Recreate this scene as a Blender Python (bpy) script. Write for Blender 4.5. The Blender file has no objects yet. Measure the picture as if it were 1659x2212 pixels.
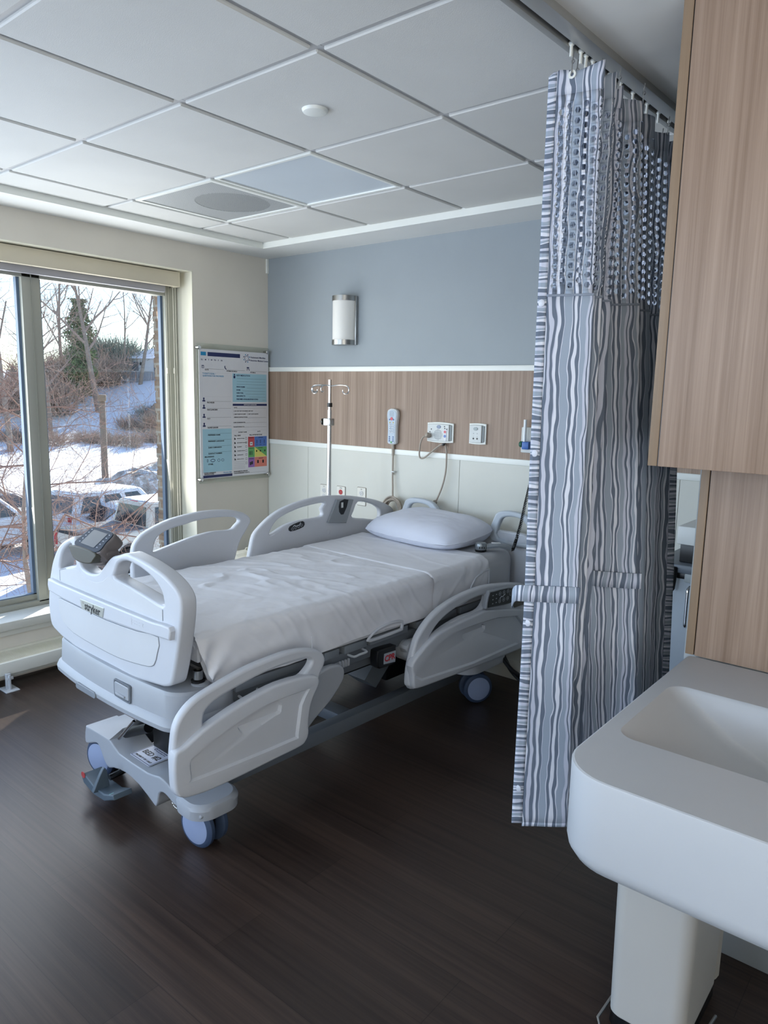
import bpy, bmesh, math, random
from mathutils import Matrix, Vector, noise
PI = math.pi
R = math.radians
S = bpy.context.scene
C = S.collection

# ------------------------------------------------------------------ camera
def make_camera():
    yaw, pitch, roll, F = 0.68679694, 0.161476029, 0.0214306423, 1573.8574
    cy, sy, cp, sp = math.cos(yaw), math.sin(yaw), math.cos(pitch), math.sin(pitch)
    f = Vector((-sy * cp, cy * cp, -sp))
    r = Vector((cy, sy, 0))
    u = r.cross(f)
    r2 = math.cos(roll) * r + math.sin(roll) * u
    u2 = -math.sin(roll) * r + math.cos(roll) * u
    cam = bpy.data.cameras.new('camera')
    cam.sensor_fit = 'VERTICAL'
    cam.sensor_height = 36.0
    cam.lens = F / 2212 * 36.0
    cam.clip_end = 600
    o = bpy.data.objects.new('camera', cam)
    C.objects.link(o)
    m = Matrix((r2, u2, -f)).transposed().to_4x4()
    m.translation = Vector((3.92496854, -3.47805749, 1.56526551))
    o.matrix_world = m
    S.camera = o
make_camera()

# ------------------------------------------------------------------ exposure, sky, sun, window daylight
S.view_settings.view_transform = 'Standard'
S.view_settings.look = 'None'
S.view_settings.gamma = 1.0
S.view_settings.use_curve_mapping = False
S.view_settings.exposure = 0.12
S.cycles.max_bounces = 8
S.cycles.diffuse_bounces = 5
S.cycles.glossy_bounces = 4
S.cycles.transparent_max_bounces = 12
S.cycles.caustics_reflective = False
S.cycles.caustics_refractive = False
S.cycles.sample_clamp_indirect = 6.0
try:
    S.cycles.use_denoising = True
except Exception:
    pass

SUN_EL = 22.0
SUN_DIR = Vector((-0.552 * math.cos(R(SUN_EL)), 0.834 * math.cos(R(SUN_EL)), math.sin(R(SUN_EL))))
def make_world():
    w = bpy.data.worlds.new('winter_sky')
    S.world = w
    w.use_nodes = True
    nt = w.node_tree
    bg = nt.nodes['Background']
    sky = nt.nodes.new('ShaderNodeTexSky')
    sky.sky_type = 'NISHITA'
    sky.sun_disc = False
    sky.sun_elevation = R(42)
    sky.sun_rotation = math.atan2(SUN_DIR.x, SUN_DIR.y)
    sky.air_density = 0.9
    sky.dust_density = 0.2
    sky.ozone_density = 1.2
    nt.links.new(sky.outputs[0], bg.inputs[0])
    bg.inputs[1].default_value = 0.30
make_world()

def make_sun():
    l = bpy.data.lights.new('sun', 'SUN')
    l.energy = 13.0
    l.angle = R(0.6)
    l.color = (1.0, 0.93, 0.80)
    o = bpy.data.objects.new('sun', l)
    C.objects.link(o)
    o.rotation_euler = (-SUN_DIR).to_track_quat('-Z', 'Y').to_euler()
make_sun()

def area(name, loc, size, direction, energy, color):
    l = bpy.data.lights.new(name, 'AREA')
    l.shape = 'RECTANGLE'
    l.size, l.size_y = size
    l.energy = energy
    l.color = color
    o = bpy.data.objects.new(name, l)
    C.objects.link(o)
    o.location = loc
    o.rotation_euler = Vector(direction).to_track_quat('-Z', 'Z').to_euler()
    return o
# daylight entering the long window of the left wall: sunlit snow glow at the near end, blue sky further back
area('window_snow_light', (-0.29, -1.45, 1.45), (1.35, 1.6), (1, -0.05, 0.2), 29, (1.0, 0.98, 0.95))
area('window_sky_light', (-0.29, -3.65, 1.45), (1.35, 2.7), (1, 0.15, 0.05), 70, (0.62, 0.76, 1.0))
# assumed second window in the back wall and two added fill lamps, all unseen
area('rear_window_daylight', (1.6, -6.2, 1.35), (2.6, 1.7), (0.25, 1, -0.02), 75, (0.55, 0.72, 1.0))
area('side_fill_light', (5.5, -4.3, 1.3), (1.3, 2.1), (-1, 0.1, 0.12), 28, (0.9, 0.95, 1.0))
area('warm_fill_uplight', (4.9, -4.9, 1.9), (1.0, 1.0), (-0.35, 0.4, 1), 34, (1.0, 0.92, 0.80))

# added spot imitating reflected sunlight: a soft warm patch on the floor
def make_glint():
    l = bpy.data.lights.new('floor_patch_spot', 'SPOT')
    l.energy = 900
    l.color = (1.0, 0.80, 0.58)
    l.spot_size = R(2.6)
    l.spot_blend = 0.9
    l.shadow_soft_size = 0.02
    o = bpy.data.objects.new('floor_patch_spot', l)
    C.objects.link(o)
    o.location = (-8.0, -2.95, 6.2)
    o.rotation_euler = (Vector((2.40, -2.36, 0)) - o.location).to_track_quat('-Z', 'Y').to_euler()
make_glint()

# ------------------------------------------------------------------ helpers
def tag(o, label=None, cat=None, group=None, kind=None):
    if label: o['label'] = label
    if cat: o['category'] = cat
    if group: o['group'] = group
    if kind: o['kind'] = kind
    return o

def empty(name, loc=(0, 0, 0), rotz=0.0, label=None, cat=None, group=None):
    o = bpy.data.objects.new(name, None)
    o.empty_display_size = 0.05
    C.objects.link(o)
    o.location = loc
    o.rotation_euler = (0, 0, rotz)
    return tag(o, label, cat, group)

def srgb(c):
    if isinstance(c, str):
        c = [int(c[i:i + 2], 16) / 255 for i in (0, 2, 4)]
    return tuple(x / 12.92 if x <= 0.04045 else ((x + 0.055) / 1.055) ** 2.4 for x in c[:3]) + (1.0,)

MATS = {}
def mat(name, col, rough=0.5, metal=0.0, bump=0.0, bscale=200.0, var=0.0, vscale=3.0, coat=0.0, emit=0.0, spec=0.5):
    if name in MATS: return MATS[name]
    m = bpy.data.materials.new(name)
    m.use_nodes = True
    nt = m.node_tree
    b = nt.nodes['Principled BSDF']
    col = srgb(col)
    b.inputs['Base Color'].default_value = col
    b.inputs['Roughness'].default_value = rough
    b.inputs['Metallic'].default_value = metal
    b.inputs['Specular IOR Level'].default_value = spec
    if coat: b.inputs['Coat Weight'].default_value = coat
    tc = nt.nodes.new('ShaderNodeTexCoord')
    n = nt.nodes.new('ShaderNodeTexNoise')
    n.inputs['Scale'].default_value = vscale
    n.inputs['Detail'].default_value = 4
    nt.links.new(tc.outputs['Object'], n.inputs['Vector'])
    v = var if var else 0.03
    rmp = nt.nodes.new('ShaderNodeValToRGB')
    rmp.color_ramp.elements[0].position = 0.3
    rmp.color_ramp.elements[1].position = 0.7
    rmp.color_ramp.elements[0].color = tuple(max(0, x * (1 - v)) for x in col[:3]) + (1,)
    rmp.color_ramp.elements[1].color = tuple(min(1, x * (1 + v)) for x in col[:3]) + (1,)
    nt.links.new(n.outputs['Fac'], rmp.inputs['Fac'])
    nt.links.new(rmp.outputs['Color'], b.inputs['Base Color'])
    if bump:
        n2 = nt.nodes.new('ShaderNodeTexNoise')
        n2.inputs['Scale'].default_value = bscale
        n2.inputs['Detail'].default_value = 3
        nt.links.new(tc.outputs['Object'], n2.inputs['Vector'])
        bp = nt.nodes.new('ShaderNodeBump')
        bp.inputs['Strength'].default_value = bump
        bp.inputs['Distance'].default_value = 0.002
        nt.links.new(n2.outputs['Fac'], bp.inputs['Height'])
        nt.links.new(bp.outputs['Normal'], b.inputs['Normal'])
    if emit:
        b.inputs['Emission Color'].default_value = col
        b.inputs['Emission Strength'].default_value = emit
    MATS[name] = m
    return m

def nodes_mat(name):
    m = bpy.data.materials.new(name)
    m.use_nodes = True
    MATS[name] = m
    return m, m.node_tree, m.node_tree.nodes['Principled BSDF']

def ramp(nt, fac, stops, interp='LINEAR'):
    r = nt.nodes.new('ShaderNodeValToRGB')
    r.color_ramp.interpolation = interp
    e = r.color_ramp.elements
    while len(e) > 1: e.remove(e[-1])
    e[0].position, e[0].color = stops[0][0], srgb(stops[0][1])
    for p, c in stops[1:]:
        x = e.new(p)
        x.color = srgb(c)
    nt.links.new(fac, r.inputs['Fac'])
    return r

def wood(name, stops, grain_axis, rough=0.45, fine=60.0, planks=None, spec=0.5, bump=0.12):
    """Streaky wood; grain runs along grain_axis (0,1,2) of object space."""
    if name in MATS: return MATS[name]
    m, nt, b = nodes_mat(name)
    L = nt.links.new
    tc = nt.nodes.new('ShaderNodeTexCoord')
    mp = nt.nodes.new('ShaderNodeMapping')
    sc = [1.0, 1.0, 1.0]
    for i in range(3): sc[i] = 1.1 if i == grain_axis else fine
    mp.inputs['Scale'].default_value = sc
    L(tc.outputs['Object'], mp.inputs['Vector'])
    n = nt.nodes.new('ShaderNodeTexNoise')
    n.inputs['Scale'].default_value = 1.0
    n.inputs['Detail'].default_value = 5
    n.inputs['Roughness'].default_value = 0.68
    n.inputs['Distortion'].default_value = 0.25
    L(mp.outputs[0], n.inputs['Vector'])
    n2 = nt.nodes.new('ShaderNodeTexNoise')
    n2.inputs['Scale'].default_value = 0.22
    n2.inputs['Detail'].default_value = 3
    L(mp.outputs[0], n2.inputs['Vector'])
    mx = nt.nodes.new('ShaderNodeMath')
    mx.operation = 'MULTIPLY_ADD'
    mx.inputs[1].default_value = 0.6
    L(n.outputs['Fac'], mx.inputs[0])
    m2 = nt.nodes.new('ShaderNodeMath')
    m2.operation = 'MULTIPLY'
    m2.inputs[1].default_value = 0.4
    L(n2.outputs['Fac'], m2.inputs[0])
    L(m2.outputs[0], mx.inputs[2])
    r = ramp(nt, mx.outputs[0], stops)
    out = r.outputs['Color']
    if planks:
        bw, bh = planks
        br = nt.nodes.new('ShaderNodeTexBrick')
        br.inputs['Scale'].default_value = 1.0
        br.inputs['Brick Width'].default_value = bw
        br.inputs['Row Height'].default_value = bh
        br.inputs['Mortar Size'].default_value = 0.0012
        br.inputs['Mortar Smooth'].default_value = 0.3
        br.inputs['Color1'].default_value = (1, 1, 1, 1)
        br.inputs['Color2'].default_value = (0.72, 0.72, 0.72, 1)
        br.inputs['Mortar'].default_value = (0.45, 0.45, 0.45, 1)
        L(tc.outputs['Object'], br.inputs['Vector'])
        mm = nt.nodes.new('ShaderNodeMixRGB')
        mm.blend_type = 'MULTIPLY'
        mm.inputs['Fac'].default_value = 1.0
        L(out, mm.inputs[1])
        L(br.outputs['Color'], mm.inputs[2])
        out = mm.outputs[0]
    L(out, b.inputs['Base Color'])
    b.inputs['Roughness'].default_value = rough
    b.inputs['Specular IOR Level'].default_value = spec
    bp = nt.nodes.new('ShaderNodeBump')
    bp.inputs['Strength'].default_value = bump
    bp.inputs['Distance'].default_value = 0.001
    L(n.outputs['Fac'], bp.inputs['Height'])
    L(bp.outputs['Normal'], b.inputs['Normal'])
    return m

# ---- frames: 2D drawing plane (u, v) with thickness direction w -> 3D
def face_y(x=0, y=0, z=0):       # drawn facing -Y : u->X, v->Z, w->-Y
    m = Matrix(((1, 0, 0, x), (0, 0, -1, y), (0, 1, 0, z), (0, 0, 0, 1)))
    return m
def face_x(x=0, y=0, z=0):       # drawn facing +X : u->Y, v->Z, w->+X
    return Matrix(((0, 0, 1, x), (1, 0, 0, y), (0, 1, 0, z), (0, 0, 0, 1)))
def face_z(x=0, y=0, z=0):
    return Matrix.Translation((x, y, z))

def spl(pts, n=4, closed=True):
    """Catmull-Rom smoothing of a polyline."""
    out = []
    N = len(pts)
    P = [Vector(p) for p in pts]
    rng = range(N) if closed else range(N - 1)
    for i in rng:
        if closed:
            p0, p1, p2, p3 = P[i - 1], P[i], P[(i + 1) % N], P[(i + 2) % N]
        else:
            p0, p1, p2, p3 = P[max(i - 1, 0)], P[i], P[i + 1], P[min(i + 2, N - 1)]
        for k in range(n):
            t = k / n
            out.append(0.5 * ((2 * p1) + (p2 - p0) * t + (2 * p0 - 5 * p1 + 4 * p2 - p3) * t * t + (3 * p1 - p0 - 3 * p2 + p3) * t ** 3))
    if not closed: out.append(P[-1])
    return [tuple(v) for v in out]

def rrect(x0, x1, y0, y1, r, n=6):
    pts = []
    for cx, cy, a0 in ((x1 - r, y1 - r, 0), (x0 + r, y1 - r, 90), (x0 + r, y0 + r, 180), (x1 - r, y0 + r, 270)):
        for k in range(n + 1):
            a = R(a0 + 90 * k / n)
            pts.append((cx + r * math.cos(a), cy + r * math.sin(a)))
    return pts

def circ(cx, cy, r, n=24, ry=None):
    return [(cx + r * math.cos(2 * PI * k / n), cy + (ry or r) * math.sin(2 * PI * k / n)) for k in range(n)]

def curve_mesh(loops, extrude, bevel=0.0, res=2):
    cu = bpy.data.curves.new('tmp', 'CURVE')
    cu.dimensions = '2D'
    cu.fill_mode = 'BOTH'
    cu.extrude = max(extrude - bevel, 0)
    cu.bevel_depth = bevel
    cu.bevel_resolution = res
    cu.offset = -bevel
    for lp in loops:
        s = cu.splines.new('POLY')
        s.points.add(len(lp) - 1)
        for p, q in zip(s.points, lp): p.co = (q[0], q[1], 0, 1)
        s.use_cyclic_u = True
    return _eval(cu)

def _eval(data):
    o = bpy.data.objects.new('tmp', data)
    C.objects.link(o)
    dg = bpy.context.evaluated_depsgraph_get()
    dg.update()
    me = bpy.data.meshes.new_from_object(o.evaluated_get(dg))
    bpy.data.objects.remove(o)
    return me

def text_mesh(s, size, extrude=0.0003, align='CENTER', shear=0.0, bold=0.0):
    cu = bpy.data.curves.new('tmp', 'FONT')
    cu.body = s
    cu.size = size
    cu.align_x = align
    cu.align_y = 'CENTER'
    cu.extrude = extrude
    cu.shear = shear
    cu.offset = bold
    cu.resolution_u = 2
    return _eval(cu)

class MB:
    def __init__(s):
        s.v, s.f, s.m, s.sm = [], [], [], []
    def add(s, verts, faces, mi=0, M=None):
        o = len(s.v)
        if M is not None: verts = [M @ Vector(v) for v in verts]
        s.v += [tuple(v) for v in verts]
        s.f += [tuple(i + o for i in f) for f in faces]
        s.m += [mi] * len(faces)
        return s
    def mesh(s, me, mi=0, M=None):
        s.add([v.co.copy() for v in me.vertices], [tuple(p.vertices) for p in me.polygons], mi, M)
        bpy.data.meshes.remove(me)
        return s
    def box(s, x0, x1, y0, y1, z0, z1, bev=0.0, mi=0, M=None, seg=2):
        bm = bmesh.new()
        bmesh.ops.create_cube(bm, size=1.0)
        for v in bm.verts:
            v.co = Vector(((x0 + x1) / 2 + v.co.x * (x1 - x0), (y0 + y1) / 2 + v.co.y * (y1 - y0), (z0 + z1) / 2 + v.co.z * (z1 - z0)))
        if bev:
            bmesh.ops.bevel(bm, geom=list(bm.edges), offset=bev, segments=seg, profile=0.5, affect='EDGES')
        bm.verts.index_update()
        s.add([v.co.copy() for v in bm.verts], [tuple(v.index for v in f.verts) for f in bm.faces], mi, M)
        bm.free()
        return s
    def tube(s, pts, r, n=8, mi=0, closed=False, M=None, cap=True):
        P = [Vector(p) for p in pts]
        N = len(P)
        rs = r if isinstance(r, (list, tuple)) else [r] * N
        vs, fs = [], []
        prev = None
        for i in range(N):
            a = P[i - 1] if (i > 0 or closed) else P[i]
            b = P[(i + 1) % N] if (i < N - 1 or closed) else P[i]
            t = (b - a)
            t = t.normalized() if t.length > 1e-9 else Vector((0, 0, 1))
            if prev is None:
                ref = Vector((0, 0, 1)) if abs(t.z) < 0.9 else Vector((1, 0, 0))
                x = t.cross(ref).normalized()
            else:
                x = (prev - t * prev.dot(t))
                x = x.normalized() if x.length > 1e-6 else t.orthogonal().normalized()
            prev = x
            y = t.cross(x)
            for k in range(n):
                an = 2 * PI * k / n
                vs.append(P[i] + (x * math.cos(an) + y * math.sin(an)) * rs[i])
        seg = N if closed else N - 1
        for i in range(seg):
            j = (i + 1) % N
            for k in range(n):
                k2 = (k + 1) % n
                fs.append((i * n + k, i * n + k2, j * n + k2, j * n + k))
        if cap and not closed:
            fs.append(tuple(range(n - 1, -1, -1)))
            fs.append(tuple((N - 1) * n + k for k in range(n)))
        return s.add(vs, fs, mi, M)
    def lathe(s, prof, n=24, mi=0, M=None):
        vs, fs = [], []
        for (r, z) in prof:
            for k in range(n):
                a = 2 * PI * k / n
                vs.append((r * math.cos(a), r * math.sin(a), z))
        for i in range(len(prof) - 1):
            for k in range(n):
                k2 = (k + 1) % n
                fs.append((i * n + k, i * n + k2, (i + 1) * n + k2, (i + 1) * n + k))
        if prof[0][0] > 1e-5: fs.append(tuple(range(n - 1, -1, -1)))
        if prof[-1][0] > 1e-5: fs.append(tuple((len(prof) - 1) * n + k for k in range(n)))
        return s.add(vs, fs, mi, M)
    def plate(s, loops, t, bevel=0.0, mi=0, M=None, res=2):
        """loops: outline + holes in (u,v); occupies w in [0,t]"""
        me = curve_mesh(loops, t / 2, bevel, res)
        Mt = (M or Matrix()) @ Matrix.Translation((0, 0, t / 2))
        return s.mesh(me, mi, Mt)
    def flat(s, pts, mi=0, M=None, w=0.0):
        return s.add([(p[0], p[1], w) for p in pts], [tuple(range(len(pts)))], mi, M)
    def loft(s, loops, mi=0, M=None, cap0=True, cap1=True, closed=True):
        n = len(loops[0])
        vs = [p for lp in loops for p in lp]
        fs = []
        for i in range(len(loops) - 1):
            for k in range(n if closed else n - 1):
                k2 = (k + 1) % n
                fs.append((i * n + k, i * n + k2, (i + 1) * n + k2, (i + 1) * n + k))
        if cap0: fs.append(tuple(range(n - 1, -1, -1)))
        if cap1: fs.append(tuple((len(loops) - 1) * n + k for k in range(n)))
        return s.add(vs, fs, mi, M)
    def grid(s, fn, nu, nv, mi=0, M=None):
        vs = [fn(i / nu, j / nv) for i in range(nu + 1) for j in range(nv + 1)]
        fs = [(i * (nv + 1) + j, (i + 1) * (nv + 1) + j, (i + 1) * (nv + 1) + j + 1, i * (nv + 1) + j + 1) for i in range(nu) for j in range(nv)]
        return s.add(vs, fs, mi, M)
    def text(s, txt, size, M, mi=0, align='CENTER', ext=0.0003, shear=0.0, bold=0.0, sx=1.0):
        me = text_mesh(txt, size, ext, align, shear, bold)
        return s.mesh(me, mi, M @ Matrix.Diagonal((sx, 1, 1, 1)))
    def build(s, name, mats, parent=None, smooth=35, loc=None, rotz=None, fix=True):
        me = bpy.data.meshes.new(name)
        me.from_pydata(s.v, [], s.f)
        if fix:
            bm = bmesh.new()
            bm.from_mesh(me)
            bmesh.ops.recalc_face_normals(bm, faces=bm.faces)
            bm.to_mesh(me)
            bm.free()
        if not isinstance(mats, (list, tuple)): mats = [mats]
        for m in mats: me.materials.append(m)
        if len(mats) > 1 and len(me.polygons) == len(s.m):
            me.polygons.foreach_set('material_index', s.m)
        me.update()
        if smooth:
            me.shade_smooth()
            me.set_sharp_from_angle(angle=R(smooth))
        o = bpy.data.objects.new(name, me)
        C.objects.link(o)
        if parent: o.parent = parent
        if loc is not None: o.location = loc
        if rotz is not None: o.rotation_euler = (0, 0, rotz)
        return o

def cut(o, cutters):
    """Boolean difference, applied, so that recesses are real geometry."""
    for cmb in cutters:
        c = cmb.build('tmp_cutter', MATS['dark'] if 'dark' in MATS else [], None, 0)
        c.parent = o.parent
        md = o.modifiers.new('b', 'BOOLEAN')
        md.operation = 'DIFFERENCE'
        md.solver = 'EXACT'
        md.object = c
        dg = bpy.context.evaluated_depsgraph_get()
        dg.update()
        me = bpy.data.meshes.new_from_object(o.evaluated_get(dg))
        o.modifiers.clear()
        old = o.data
        nm = old.name
        mats = list(old.materials)
        o.data = me
        bpy.data.meshes.remove(old)
        me.name = nm
        me.materials.clear()
        for m in mats: me.materials.append(m)
        me.polygons.foreach_set('material_index', [0] * len(me.polygons))
        cm = c.data
        bpy.data.objects.remove(c)
        bpy.data.meshes.remove(cm)
        me.shade_smooth()
        me.set_sharp_from_angle(angle=R(32))
    return o

def copy_tree(o, parent=None):
    c = o.copy()
    C.objects.link(c)
    c.parent = parent
    for ch in list(o.children): copy_tree(ch, c)
    return c

def structure(o):
    o['kind'] = 'structure'
    return o
# ------------------------------------------------------------------ materials
mat('dark', '0c0d0f', 0.6)
M_ceil = mat('ceiling_tile_white', 'd6d6d2', 0.85, bump=0.25, bscale=350)
M_ceilpaint = mat('soffit_paint', 'e6e7e4', 0.75)
M_white = mat('white_trim_paint', 'eceee8', 0.4)
M_wall = mat('warm_grey_wall_paint', 'd9d3c7', 0.75, bump=0.06, bscale=400)
M_blue = mat('blue_grey_wall_paint', '9aa2a7', 0.65, bump=0.08, bscale=500, var=0.04, vscale=2)
M_cream = mat('cream_wall_panel', 'cfcfc6', 0.5)
M_alu = mat('window_frame_aluminium', 'a3a399', 0.4, 0.25)
M_pvc = mat('blind_cream', 'd8cfba', 0.5)
M_reveal = mat('reveal_cream_paint', 'e3e0d0', 0.6)
M_bed = mat('bed_plastic_pale_grey', 'c2c5cb', 0.42, bump=0.05, bscale=900)
M_bedlt = mat('bed_plastic_panel', 'c4c6c9', 0.5, bump=0.05, bscale=900)
M_bed2 = mat('bed_plastic_mid_grey', '9da1a7', 0.45, bump=0.05, bscale=900)
M_beddk = mat('bed_metal_grey', '636970', 0.5)
M_pedal = mat('pedal_slate', '4b5862', 0.5)
M_rubber = mat('blue_grey_tyre', '33425a', 0.6)
M_disc = mat('caster_disc', '8f9cb8', 0.35)
M_black = mat('black_plastic', '0a0b0d', 0.35)
M_chrome = mat('chrome', 'c8c8c8', 0.18, 1.0)
M_steel = mat('brushed_steel', 'a9a9a7', 0.32, 1.0)
M_sheet = mat('white_bed_sheet', 'dcdde2', 0.9, bump=0.15, bscale=600)
M_fit = mat('fitted_sheet_grey_white', 'b9bbc0', 0.9, bump=0.1, bscale=600)
M_pillow = mat('pillow_case_white', 'd6dae6', 0.85, bump=0.1, bscale=600)
M_solid = mat('solid_surface_white', 'b9bdc2', 0.35)
M_bin = mat('bin_beige', 'b9b7b2', 0.5)
M_tan = mat('cord_tan', 'a3988b', 0.5)
M_dev = mat('device_pale_grey', 'cfd2d0', 0.45)
M_devdk = mat('device_grey', '9ba1a1', 0.5)
M_navy = mat('navy_print', '1f2a5a', 0.5)
M_ink = mat('black_print', '15171c', 0.5)
M_grey = mat('grey_print', '6b7078', 0.5)
M_ltblue = mat('light_blue_print', '9fc6d4', 0.5)
M_cyan = mat('cyan_print', '1d86b4', 0.5)
M_paper = mat('poster_white', 'd6d6d9', 0.4)
M_red = mat('red_plastic', 'b3222a', 0.45)
M_green = mat('green_plastic', '1d5c45', 0.45)
M_wood = wood('laminate_wood_vertical', [(0.27, '665143'), (0.42, '88715f'), (0.58, '9e8775'), (0.75, 'b19b89')], 2, 0.5, 85)
M_wooddk = wood('laminate_wood_edge', [(0.28, '76634f'), (0.5, '8a755f'), (0.75, '9a846d')], 2, 0.5, 60)
M_floor = wood('dark_vinyl_plank', [(0.25, '251c19'), (0.45, '352a25'), (0.6, '42352e'), (0.8, '52443b')], 0, 0.34, 70, planks=(1.2, 0.18), spec=0.35, bump=0.4)

def glass_mat():
    m = bpy.data.materials.new('window_glass')
    m.use_nodes = True
    nt = m.node_tree
    nt.nodes.remove(nt.nodes['Principled BSDF'])
    out = nt.nodes['Material Output']
    tr = nt.nodes.new('ShaderNodeBsdfTransparent')
    tr.inputs[0].default_value = (0.96, 0.98, 0.98, 1)
    gl = nt.nodes.new('ShaderNodeBsdfGlossy')
    gl.inputs['Roughness'].default_value = 0.02
    mx = nt.nodes.new('ShaderNodeMixShader')
    mx.inputs[0].default_value = 0.045
    nt.links.new(tr.outputs[0], mx.inputs[1])
    nt.links.new(gl.outputs[0], mx.inputs[2])
    nt.links.new(mx.outputs[0], out.inputs[0])
    return m
M_glass = glass_mat()

# ------------------------------------------------------------------ room shell
ZS, ZT = 2.45, 2.48           # soffit and tile heights
XR, YB = 5.6, -6.3            # far right and back of the room
mb = MB().box(-0.3, XR, YB, 0.1, -0.1, 0)
structure(mb.build('floor', M_floor, smooth=0))

# tile ceiling
mb = MB()
xs = [0.276] + [2.402 - 0.625 * i for i in (3, 2, 1, 0)] + [2.984]
ys = [-0.283] + [-0.758 - 0.5956 * k for k in range(10)]
ys = [y for y in ys if y > YB] + [YB]
DIFF = (1, 2)
for i in range(len(xs) - 1):
    for j in range(len(ys) - 1):
        if (i, j) in ((1, 1), (2, 1)): continue      # diffuser and light panel openings
        g = 0.012
        x0 = xs[i] + (g if i else 0.002)
        x1 = xs[i + 1] - (g if i < len(xs) - 2 else 0.002)
        y1 = ys[j] - (g if j else 0.002)
        y0 = ys[j + 1] + g
        mb.box(x0, x1, y0, y1, ZT, ZT + 0.02, 0.0035, 0, seg=1)
mb.box(0.2, 3.1, YB, -0.2, ZT + 0.021, ZT + 0.06, 0, 0)
o = structure(mb.build('ceiling', M_ceil, smooth=0))
mb = MB()
for x in xs[1:-1]: mb.box(x - 0.012, x + 0.012, YB, -0.283, ZT + 0.009, ZT + 0.0205)
for y in ys[1:-1]: mb.box(0.276, 2.984, y - 0.012, y + 0.012, ZT + 0.0095, ZT + 0.0205)
structure(mb.build('trim_1', mat('ceiling_grid_white', 'bdbdbd', 0.5), smooth=0))
# gypsum soffit round the tiles
mb = MB()
mb.box(-0.02, 0.272, YB, 0.02, ZS, ZS + 0.1)
mb.box(0.272, 3.035, -0.279, 0.02, ZS, ZS + 0.1)
mb.box(3.035, XR + .1, YB, 0.02, ZS, ZS + 0.1)
structure(mb.build('ceiling_soffit', M_ceilpaint, smooth=0))
mb = MB()
mb.box(0.264, 0.276, YB, -0.271, ZS - 0.004, ZT + 0.012, 0.002)
mb.box(0.264, 2.984, -0.283, -0.271, ZS - 0.004, ZT + 0.012, 0.002)
structure(mb.build('trim_2', M_white, smooth=0))

# head wall: blue paint, wood band, cream panels
Z1, Z2 = 1.7267, 1.2311
mb = MB().box(-0.02, XR, 0.0, 0.1, 0, ZS + .05)
structure(mb.build('wall_head', M_blue, smooth=0))
mb = MB().box(0.006, 3.6, -0.008, 0.001, Z2 - 0.02, Z1 - 0.01)
structure(mb.build('wall_head_wood_band', M_wood, smooth=0))
mb = MB()
for x0, x1 in ((0.006, 0.404), (0.406, 1.627), (1.629, 2.85), (2.852, XR)):
    mb.box(x0, x1, -0.006, 0.001, 0.10, Z2 - 0.015, 0.0008, seg=1)
structure(mb.build('wall_head_lower_panels', M_cream, smooth=0))
mb = MB().box(0.004, 3.6, -0.014, 0, Z1 - 0.030, Z1, 0.003)
structure(mb.build('trim_3', M_white))
mb = MB().box(0.004, 3.6, -0.014, 0, Z2 - 0.032, Z2, 0.003)
structure(mb.build('trim_4', M_white))
mb = MB().box(0.0, XR, -0.012, 0, 0, 0.11, 0.003)
structure(mb.build('baseboard_head', M_cream))
mb = MB().box(-0.003, 0.012, -0.018, 0, 2.355, ZS - .001, 0.002)
structure(mb.build('trim_5', M_white))

# window wall
YJ, YW = -0.62, -5.0          # window opening
ZSILL, ZHEAD = 0.322, 2.289
mb = MB()
mb.box(-0.3, 0, YJ, 0.1, 0, ZS + .05)
mb.box(-0.3, 0, YW, YJ, ZHEAD, ZS + .05)
mb.box(-0.3, 0, YW, YJ, 0, 0.25)
mb.box(-0.3, 0, YB, YW, 0, ZS + .05)
structure(mb.build('wall_left', M_wall, smooth=0))
mb = MB()
mb.box(-0.2, 0.0005, YJ - 0.004, YJ + 0.0005, ZSILL - .05, ZHEAD + 0.004)
mb.box(-0.2, 0.0005, YW, YJ, ZHEAD - 0.004, ZHEAD + 0.0005)
structure(mb.build('trim_6', M_reveal, smooth=0))
mb = MB()
mb.box(-0.22, 0.03, YW - 0.02, YJ, 0.274, ZSILL, 0.004)
mb.box(-0.02, 0.012, YW, YJ, 0.242, 0.2745, 0.002)
structure(mb.build('window_sill', mat('sill_solid_surface', 'dcdcd4', 0.4)))
# frame: stiles, rails, mullions
fr = MB()
X0, X1 = -0.235, -0.155
fr.box(X0, X1, YJ - 0.095, YJ - 0.004, ZSILL, ZHEAD, 0.003)
fr.box(X0, X1, YW, YJ - 0.09, ZSILL, 0.352, 0.002)
fr.box(X0 + .02, X1 - 0.025, YW, YJ - 0.09, 0.35, 0.385, 0.004)
fr.box(X0, X1, YW, YJ - 0.09, 2.14, ZHEAD, 0.003)
mull = [-1.553 - 0.9 * k for k in range(4)]
for y in mull:
    fr.box(X0, X1, y - 0.05, y + 0.05, 0.34, 2.2, 0.003)
    fr.box(X1 - .001, X1 + 0.004, y - 0.002, y + 0.002, 0.37, 2.2)
win = structure(fr.build('window_1', M_alu))
ed = [YJ - 0.095] + mull + [YW]
for k in range(len(ed) - 1):
    a = ed[k] - (0.05 if k else 0)
    b_ = ed[k + 1] + (0.05 if k < len(ed) - 2 else 0)
    p = MB().box(-0.203, -0.198, b_, a, 0.375, 2.15).build('pane', M_glass, win, 0)
    g = MB()
    g.box(-0.215, -0.185, a - 0.016, a, 0.375, 2.15)
    g.box(-0.215, -0.185, b_, b_ + 0.016, 0.375, 2.15)
    g.box(-0.215, -0.185, b_, a, 0.375, 0.39)
    g.build('glazing_bead', mat('gasket_blue_grey', '5c6e84', 0.5), win, 0)
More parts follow.
